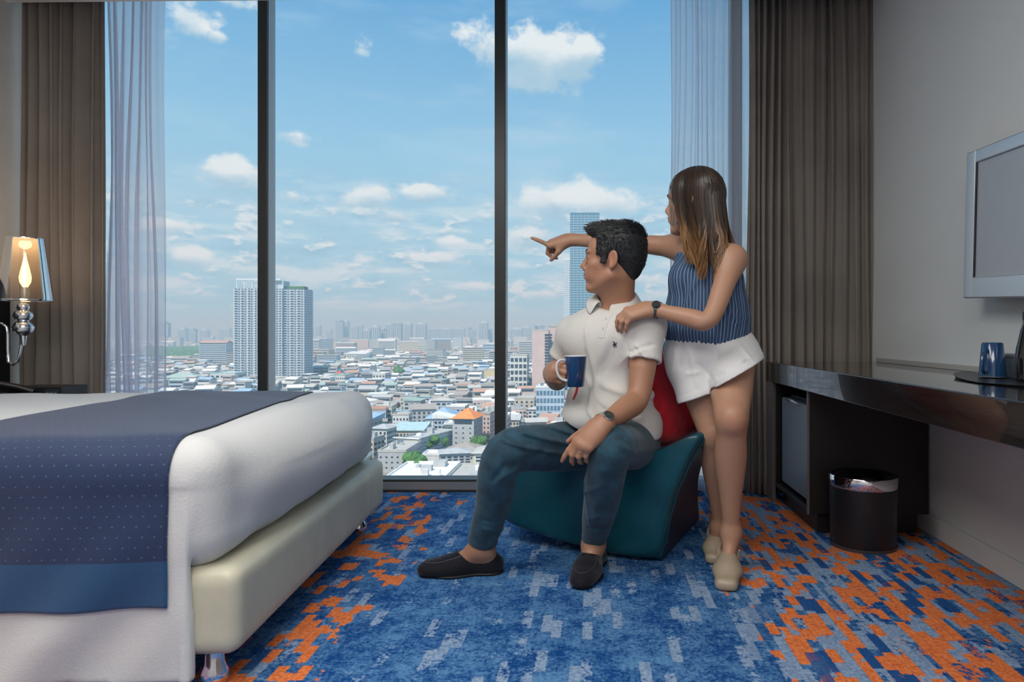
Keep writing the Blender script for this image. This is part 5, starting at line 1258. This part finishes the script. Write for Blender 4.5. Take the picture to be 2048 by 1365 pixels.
T2 = empty('skyscraper', ((x0+x1)/2-.5, d+30, GZ), 'slim white tower standing close beside the blue glass skyscraper', 'building')
MB().box(-w2/2, w2/2-.4, -14, 14, 55, h2).build('wall', M_tww, T2)
for x in (-w2/2+1, w2/2-1.5): MB().box(x-.8, x+.8, -13, 13, 0, 55).build('column', M_tw, T2)
facade(w2-.4, 28, h2, 40, 4, .5, .5, z0=56).build('window', M_winb, T2, kind='stuff', loc=(-.2, 0, 0)); MB().box(-w2/2, w2/2-.4, -14, 14, h2, h2+1.5).build('roof', RM[1], T2)
taken += [(0, 1165, 45)]

# --- landmarks one can pick out
W0 = (.45, .45)
by_px(1020, 1054, 792, 712, 22, wall=WM[0], roof='flat', rm=RM[7], win=(6, 4, .72, .62), label='white block with a grid of dark windows just right of the centre mullion', clutter=2)
by_px(1064, 1097, 800, 662, 24, wall=WM[3], roof='flat', rm=RM[7], win=(1, 1, .01, .01, dict(sides=False)), label='tall pinkish slab with one column of dark balconies behind the seated person', clutter=2)
d = GD(800); t = by_px(1097, 1113, 799, 655, 26, wall=WM[3], roof='flat', rm=RM[4], label='brown and pink narrow slab adjoining the tall slab by the mug', clutter=1)
tt = [o for o in COL.objects if o.get('label', '').startswith('tall pinkish slab')][0]; b = MB(); hh = (800-662)*GD(800)/F_PX
for i in range(22): z = 2+i*(hh-4)/22; b.box(4.2, 11.0, -12.4, -11.9, z, z+(hh-4)/22*.62)
b.build('balcony', M_win, tt, kind='stuff')
by_px(1072, 1128, 858, 776, 18, wall=WM[4], roof='flat', rm=RM[1], win=(5, 8, .74, .6), label='pale blue block with white grid facade below the hand with the mug', clutter=3, wm=M_winb)
t = by_px(908, 952, 905, 838, 16, rz=-.12, wall=WM[2], roof='hip', rm=RM[8], rh=5.0, win=(6, 3, .22, .25), label='grey tower block with a bright orange hipped roof', clutter=0)
MB().box(-4.6, 4.6, -8.25, -7.9, 14.6, 16.6).build('loggia', M_win, t)
by_px(955, 985, 890, 830, 26, rz=-.1, wall=WM[3], roof='flat', rm=RM[4], win=(6, 4, .35, .45), label='pink apartment block right behind the orange roofed tower', clutter=2)
by_px(990, 1012, 905, 838, 20, wall=WM[3], roof='flat', rm=RM[1], win=(6, 3, .4, .5), label='pink block with a white roof edge at the foot of the centre mullion', clutter=1)
by_px(848, 905, 872, 838, 30, rz=.05, wall=WM[0], roof='hip', rm=RM[3], rh=5.5, win=(4, 8, .55, .5), label='white building with a pale blue hipped roof beside the orange roofed tower', wm=M_winb)
by_px(785, 846, 890, 862, 14, wall=WM[5], roof='shed', rm=RM[6], rh=3.0, win=(2, 9, .5, .45), label='low hall under a long turquoise shed roof')
by_px(756, 812, 946, 905, 26, wall=WM[2], roof='flat', rm=RM[7], win=(3, 5, .32, .28), label='pale grey block with few small windows by the corner of the bed', clutter=3)
t = by_px(815, 862, 922, 882, 34, rz=-.35, wall=WM[4], roof='flat', rm=RM[0], win=(5, 7, .6, .38), label='blue white terrace block with stepped balconies', wm=M_winb, clutter=2); b = MB()
for i in range(5): b.box(-7.5, 7.5, -18.6, -17.0, 1.2+i*2.35, 1.5+i*2.35)
b.build('balcony', RM[1], t, kind='stuff')
by_px(888, 908, 893, 850, 12, wall=WM[6], roof='flat', rm=RM[1], win=(4, 3, .7, .6), label='small dark green glass block with a white roof', wm=mat('green_glass', (.03, .14, .12), .15))
by_px(845, 880, 935, 912, 10, wall=WM[0], roof='flat', rm=RM[1], win=None, label='small white flat roofed box house in front of the trees')
by_px(882, 965, 925, 908, 20, wall=WM[1], roof='hip', rm=RM[4], rh=4.0, win=(1, 9, .5, .5), label='low house with a wide brown hipped roof below the orange roofed tower')
by_px(868, 898, 903, 893, 12, rz=.6, wall=WM[5], roof='gable', rm=RM[4], rh=3.5, win=None, label='small brown gabled house between trees')
b0 = by_px(772, 890, 985, 958, 30, wall=WM[0], roof='flat', rm=RM[1], win=None, label='large white flat roofed building directly below the window sill', clutter=5)
by_px(892, 985, 985, 962, 30, wall=WM[0], roof='flat', rm=RM[7], win=None, label='white walled building with a grey roof terrace below the sill by the knee', clutter=5)
by_px(660, 690, 778, 752, 30, wall=WM[0], roof='flat', rm=RM[5], win=(3, 8, .5, .5), label='white block with a small red pavilion on its roof', clutter=1)
t = by_px(668, 684, 770, 752, 10, wall=RM[8], roof='hip', rm=RM[9], rh=6, win=(3, 3, .5, .4), label='narrow orange house with a bright red pavilion roof')
by_px(680, 800, 776, 772, 8, wall=WM[1], roof='shed', rm=RM[1], rh=1.5, win=None, label='very long white roofed shed just above the bed')
by_px(722, 745, 770, 748, 30, wall=WM[6], roof='flat', rm=RM[0], win=(4, 6, .7, .6), label='dark glassy office block behind the red pavilion')
by_px(745, 770, 772, 748, 24, wall=WM[0], roof='flat', rm=RM[1], win=(3, 4, .5, .5), label='white block standing in front of the dark glassy offices', clutter=1)
by_px(968, 992, 772, 741, 30, wall=WM[7], roof='flat', rm=RM[7], win=None, label='plain yellow block beside the centre mullion')
by_px(945, 968, 768, 742, 20, wall=WM[6], roof='flat', rm=RM[0], win=(4, 5, .6, .5), label='dark block next to the plain yellow block')
by_px(965, 1000, 716, 688, 60, wall=WM[4], roof='flat', rm=RM[1], win=(5, 1, .9, .5, dict(band=True, sides=False)), label='pale blue striped office block left of the centre mullion', wm=M_winb)
by_px(838, 868, 712, 690, 40, wall=WM[0], roof='flat', rm=RM[7], win=(5, 9, .55, .55), label='white office block with a red roof structure in the middle distance')
by_px(835, 850, 716, 709, 12, wall=RM[9], roof='gable', rm=RM[9], rh=3, win=None, label='low bright red roofed hall in the middle distance')
by_px(735, 770, 716, 704, 60, wall=WM[3], roof='flat', rm=RM[7], win=(3, 12, .5, .4), label='long pinkish terraced block in the middle distance')
by_px(688, 730, 724, 708, 50, wall=WM[0], roof='shed', rm=RM[1], rh=4, win=(2, 8, .5, .4), label='wide white warehouse in the middle distance')
by_px(640, 690, 708, 702, 60, wall=WM[0], roof='shed', rm=RM[1], rh=3, win=None, label='long white shed beside the tall tower')
by_px(1020, 1050, 716, 695, 40, wall=RM[2], roof='flat', rm=RM[7], win=(5, 6, .5, .5), label='terracotta striped block right of the centre mullion')
by_px(420, 470, 776, 748, 26, wall=WM[0], roof='flat', rm=RM[6], win=(3, 5, .6, .5), label='white block with a turquoise roof edge below the tall tower')
by_px(325, 390, 780, 756, 20, wall=WM[0], roof='hip', rm=RM[5], rh=5, win=(3, 12, .3, .5), label='long white colonnaded house with a green roof by the sheer curtain')
by_px(313, 352, 752, 735, 24, wall=WM[3], roof='hip', rm=RM[2], rh=4, win=(2, 5, .4, .5), label='pale house with a pinkish red roof by the sheer curtain')
by_px(552, 590, 782, 758, 20, wall=WM[0], roof='flat', rm=RM[7], win=(4, 5, .45, .45), label='white apartment house at the foot of the tall tower', clutter=1)
by_px(600, 640, 770, 756, 40, wall=WM[1], roof='flat', rm=RM[1], win=(2, 5, .5, .5), label='low cream block right beside the tall tower foot', clutter=2)

# landmarks used to say where a house or tree is
LMK = [('orange roofed tower', 930, 865), ('blue hipped roof', 876, 850), ('turquoise shed roof', 815, 872), ('twin slab tower', 537, 770), ('red pavilion roof', 676, 750), ('dark glassy offices', 733, 760),
       ('plain yellow block', 980, 757), ('white grid block', 1037, 750), ('tall pinkish slab', 1080, 760), ('blue grid block', 1100, 820), ('colonnaded house', 357, 768), ('long white shed', 740, 774),
       ('window sill', 860, 955), ('stepped terrace block', 838, 900), ('white apartment house', 571, 770), ('sheer curtain', 320, 800), ('seated person', 1150, 800), ('standing person', 1320, 780)]
used_lab = {}
ORD = ['', 'second ', 'third ', 'fourth ', 'fifth ', 'sixth ', 'seventh ', 'eighth ', 'ninth ', 'tenth ']
def where(x, y, h=4):
    px, py = CX+F_PX*x/y, CY+F_PX*(CAMZ-GZ-h)/y
    n, lx, ly = min(LMK, key=lambda l: math.hypot((l[1]-px)*.7, (l[2]-py)*1.6)); dx, dy = px-lx, (py-ly)*1.8
    return ('left of' if dx < 0 else 'right of') + ' the '+n if abs(dx) > abs(dy) else ('in front of' if dy > 0 else 'behind')+' the '+n
def uniq(desc, pl):
    k = used_lab.get((desc, pl), 0); used_lab[(desc, pl)] = k+1
    return ORD[min(k, 9)]+desc+' '+pl
# --- towers of the far skyline
FAR = []
for k, (p0, p1, top, dd) in enumerate(((672, 686, 642, 3600), (690, 698, 643, 3650), (634, 642, 652, 4200), (704, 716, 656, 4300), (716, 726, 650, 4400), (773, 787, 648, 3500), (790, 804, 648, 3450), (811, 824, 648, 3400), (833, 853, 648, 3300), (856, 880, 660, 4000), (880, 905, 658, 3900), (905, 930, 657, 4100), (936, 944, 656, 3700), (944, 951, 659, 3800), (960, 976, 645, 3300), (976, 984, 660, 3350), (744, 760, 654, 3000), (728, 742, 661, 3100), (760, 772, 660, 3050), (617, 626, 655, 4500), (655, 664, 660, 4600), (322, 338, 646, 3200), (308, 322, 654, 3300), (360, 374, 658, 3400), (378, 392, 659, 3500), (403, 418, 660, 3900), (440, 462, 657, 4200), (1068, 1090, 652, 3000), (1022, 1044, 658, 3500), (1045, 1062, 655, 3700), (1200, 1216, 655, 3300), (1285, 1300, 650, 3500), (1305, 1322, 656, 3600))):
    w = (p1-p0)*dd/F_PX; h = CAMZ-GZ+(CY-top)*dd/F_PX; x = ((p0+p1)/2-CX)*dd/F_PX
    t = empty('tower', (x, dd, GZ), '', 'building', 'towers of the far skyline'); FAR.append((x/dd, h, t))
    MB().box(-w/2, w/2, -15, 15, 0, h).build('wall', M_tw if k % 3 else M_twd, t)
    ln = MB()
    for i in range(int(w/9)+1): xx = -w/2+3+i*9; ln.box(xx-2, xx+2, -15.6, -15, 4, h-4)
    ln.build('window', M_twd if k % 3 else M_tw, t, kind='stuff'); MB().box(-w*.3, w*.25, -9, 9, h, h+7).build('roof_hut', M_tw, t)
FAR.sort(key=lambda q: q[0])
for k, (_, h, t) in enumerate(FAR):
    px = CX+F_PX*_; ref = min((('sheer curtain', 318), ('tall twin slab tower', 500), ('shorter thin mast', 702), ('thin lattice mast', 799), ('centre mullion', 1003), ('seated person', 1150)), key=lambda q: abs(q[1]-px))
    t['label'] = uniq(('tall' if h > 115 else 'lower')+' hazy far tower on the skyline', ('left of' if px < ref[1] else 'right of')+' the '+ref[0])
for px_, top, dd, lb in ((799, 612, 4000, 'thin lattice mast rising above the far skyline'), (702, 636, 4300, 'shorter thin mast by the twin far towers')):
    h = CAMZ-GZ+(CY-top)*dd/F_PX; MB().tube([(0, 0, 0), (0, 0, h*.6), (0, 0, h)], [2.6, 1.6, .6], 5).build('radio_mast', M_tw, None, loc=((px_-CX)*dd/F_PX, dd, GZ), label=lb, cat='mast')

# --- trees
def crown_mesh(seed, r=1.0):
    rr = random.Random(seed); bm = bmesh.new()
    for k in range(7):
        m = Matrix.Translation((rr.uniform(-.5, .5), rr.uniform(-.5, .5), rr.uniform(.1, .7)))@Matrix.Scale(rr.uniform(.45, .7), 4)
        ret = bmesh.ops.create_icosphere(bm, subdivisions=2, radius=1, matrix=m)
        for v in ret['verts']: v.co += Vector((rr.uniform(-.09, .09), rr.uniform(-.09, .09), rr.uniform(-.09, .09)))
    me = bpy.data.meshes.new('crown'); bm.to_mesh(me); bm.free(); me.materials.append(M_leaf); return me
CR = [crown_mesh(k) for k in range(4)]
TK = MB().tube([(0, 0, 0), (0, 0, 1)], [.09, .05], 6).build('trunk', M_trunk); tkm = TK.data; bpy.data.objects.remove(TK)
def tree(x, y, r, label, group=None, k=0):
    t = empty('tree', (x, y, GZ), label, 'tree', group)
    c = bpy.data.objects.new('crown', CR[k % 4]); COL.objects.link(c); c.parent = t; c.location = (0, 0, r*1.0); c.scale = (r, r, r*.9); c.rotation_euler.z = k*1.3
    s = bpy.data.objects.new('trunk', tkm); COL.objects.link(s); s.parent = t; s.scale = (r, r, r*1.2); taken.append((x, y, r*.7))
for px_, py_, r, lb in ((862, 914, 5.5, 'round green tree beside the small white box house'), (957, 908, 4.5, 'green tree at the right foot of the orange roofed tower'), (880, 906, 4.0, 'green tree in front of the small gabled house'), (1150, 830, 8.0, 'pale green tree beside the white shirt'), (830, 948, 5.0, 'light green tree by the pale grey block'), (800, 760, 9, 'green tree between low roofs left of centre')):
    dd = GD(py_); tree((px_-CX)*dd/F_PX, dd, r, lb, None, int(px_))
# --- packed low-rise rooftops: each house on its own, nearest ones
rc_ = random.Random(42); cnt = 0; ang = .22
KINDS = []
for wi, wn in enumerate(WN[:6]):
    for ri in range(8): KINDS.append((wi, ri))
cells_ = []
for i in range(-90, 90):
    for j in range(12, 80):
        gx, gy = i*17.0, j*14.5; x = gx*math.cos(ang)-gy*math.sin(ang)*.0; y = gy
        x = gx+rc_.uniform(-2.5, 2.5)+(gy*.18) % 17; cells_.append((x, y+rc_.uniform(-2, 2)))
cells_.sort(key=lambda p: p[1])
far_cells = []
for x, y in cells_:
    px_ = CX+F_PX*x/y
    if y < 285 or not (-700 < px_ < 2500): continue
    if not (240 < px_ < 1420): far_cells.append((x, y)); continue
    w, dp = rc_.uniform(9, 15.5), rc_.uniform(8, 13)
    if any((x-a)**2+(y-b_)**2 < (r+.55*max(w, dp))**2 for a, b_, r in taken): continue
    if rc_.random() < .05:
        if cnt < 262: r_ = rc_.uniform(3, 5); tree(x, y, r_, uniq(('small' if r_ < 3.7 else 'medium' if r_ < 4.4 else 'large')+' green tree', where(x, y)), 'trees among the rooftops', cnt)
        continue
    if cnt >= 262: far_cells.append((x, y)); continue
    wi, ri = rc_.choice((0, 0, 0, 1, 2, 2, 3, 4, 5)), rc_.choice((0, 0, 0, 1, 1, 1, 2, 3, 4, 4, 5, 7, 7, 7))
    kind = rc_.choice(('flat', 'flat', 'gable', 'shed', 'hip')); nf = rc_.choice((2, 3, 3, 4, 5)); h = nf*2.9+.8
    if y < 330: h = min(h, 8)
    article = {'flat': 'flat', 'gable': 'gabled', 'shed': 'pitched', 'hip': 'hipped'}[kind]
    building(x, y, w, dp, h, ang*rc_.choice((0, 1, -1, 7.1)) + rc_.uniform(-.06, .06), WM[wi], kind, RM[ri], rc_.uniform(1.5, 3.2), (nf, rc_.choice((3, 4, 5)), rc_.uniform(.4, .7), .5),
             uniq(f"{('', '', 'two', 'three', 'four', 'five')[nf]}-storey {WN[wi]} house with {article} {RN[ri]} roof", where(x, y, h)), 'low houses packed below the window', clutter=rc_.choice((0, 1, 2, 3)) if kind == 'flat' else 0, name='house')
    taken.pop(); cnt += 1
# --- everything beyond: thousands of roofs merging into the distance
b = MB(); r3 = random.Random(77); y = 0
def fbox(x, y, w, d, h, rz, wi, ri, kind):
    M = Matrix.Translation((x, y, GZ))@Matrix.Rotation(rz, 4, 'Z'); b.box(-w/2, w/2, -d/2, d/2, 0, h, wi, M)
    if kind == 0: b.box(-w/2-.3, w/2+.3, -d/2-.3, d/2+.3, h, h+.5, 8+ri, M)
    else:
        W_, D_, rh = w/2+.6, d/2+.6, min(w, d)*.22; vs = [tuple(M@Vector(p)) for p in ((-W_, -D_, h), (W_, -D_, h), (W_, D_, h), (-W_, D_, h), (-W_, 0, h+rh), (W_, 0, h+rh))]
        b.add(vs, [(0, 1, 5, 4), (2, 3, 4, 5), (0, 4, 3), (1, 2, 5)], 8+ri)
    n_ = max(2, int(h/3.3)); fh = h/n_
    if w > 9 and y < 1900 and -.75 < x/y < .25:
        for k in range(n_): b.box(-w/2+.6, w/2-.6, -d/2-.12, -d/2, fh*(k+.3), fh*(k+.72), 18, M)
for x, y in far_cells:
    if r3.random() < .9: fbox(x, y, r3.uniform(9, 16), r3.uniform(8, 13), r3.choice((6, 8, 9, 12, 15)), r3.uniform(-.3, .3), r3.choice((0, 0, 1, 2, 3, 4, 5, 6)), r3.choice((0, 0, 0, 1, 1, 1, 2, 3, 4, 4, 5, 7, 7)), r3.choice((0, 1)))
y = 1160
while y < 6500:
    st = 22+y*.011; x = -y*1.2
    while x < y*.75:
        if not -.75 < x/y < .22 and y > 3500: x += st; continue
        if not any((x-a)**2+(y-c)**2 < (r+8)**2 for a, c, r in taken) and not (CX+F_PX*x/y < 470 and 1450 < y < 2600):
            big = r3.random() < .10; w = r3.uniform(10, 26)*(1+y*.00016)*(1.8 if big else 1)
            fbox(x+r3.uniform(-4, 4), y+r3.uniform(-5, 5), w, r3.uniform(9, 20), r3.choice((6, 8, 10, 13, 17)) if not big else r3.uniform(18, 48), r3.uniform(-.4, .4), r3.choice((0, 0, 1, 2, 2, 3, 4, 5)), r3.choice((0, 0, 0, 1, 1, 1, 2, 3, 4, 4, 5, 7, 7)), r3.choice((0, 1)))
        x += st*r3.uniform(.75, 1.5)
    y += st*1.15
o = b.build('distant_rooftops', WM+RM+[M_win], None, kind='stuff', label='thousands of low rooftops merging into the distance below the skyline', cat='buildings')
# park and tree belts in the distance
bm = bmesh.new(); r4 = random.Random(3)
def blob(x, y, r):
    ret = bmesh.ops.create_icosphere(bm, subdivisions=1, radius=1, matrix=Matrix.Translation((x, y, GZ+r*.5))@Matrix.Diagonal((r, r, r*.9, 1)))
    for v in ret['verts']: v.co += Vector((r4.uniform(-.15, .15)*r, r4.uniform(-.15, .15)*r, r4.uniform(-.15, .15)*r))
for k in range(700):
    y = r4.uniform(1500, 2500); x = (r4.uniform(300, 468)-CX)*y/F_PX; blob(x, y, r4.uniform(7, 14))
for k in range(900):
    y = r4.uniform(700, 4200); x = (r4.uniform(300, 1340)-CX)*y/F_PX
    if not any((x-a)**2+(y-c)**2 < (r+6)**2 for a, c, r in taken): blob(x, y, r4.uniform(3, 5+y*.002))
me = bpy.data.meshes.new('park_trees'); bm.to_mesh(me); bm.free(); me.materials.append(M_leaf)
o = bpy.data.objects.new('park_trees', me); COL.objects.link(o); setp(o, 'green park and belts of trees spread through the distant city', 'trees', None, 'stuff')
# humid air over the city
hz = bpy.data.materials.new('haze'); hz.use_nodes = True; nt = hz.node_tree; nt.nodes.clear()
out = nt.nodes.new('ShaderNodeOutputMaterial'); vs_ = nt.nodes.new('ShaderNodeVolumeScatter'); vs_.inputs['Color'].default_value = (.52, .80, 1, 1); vs_.inputs['Density'].default_value = 4.2e-4; vs_.inputs['Anisotropy'].default_value = .0
nt.links.new(vs_.outputs[0], out.inputs['Volume'])
o = MB().box(-8000, 8000, 60, 15000, GZ-.5, 190).build('haze', hz); setp(o, 'thin humid haze lying over the city', 'haze', None, 'stuff')
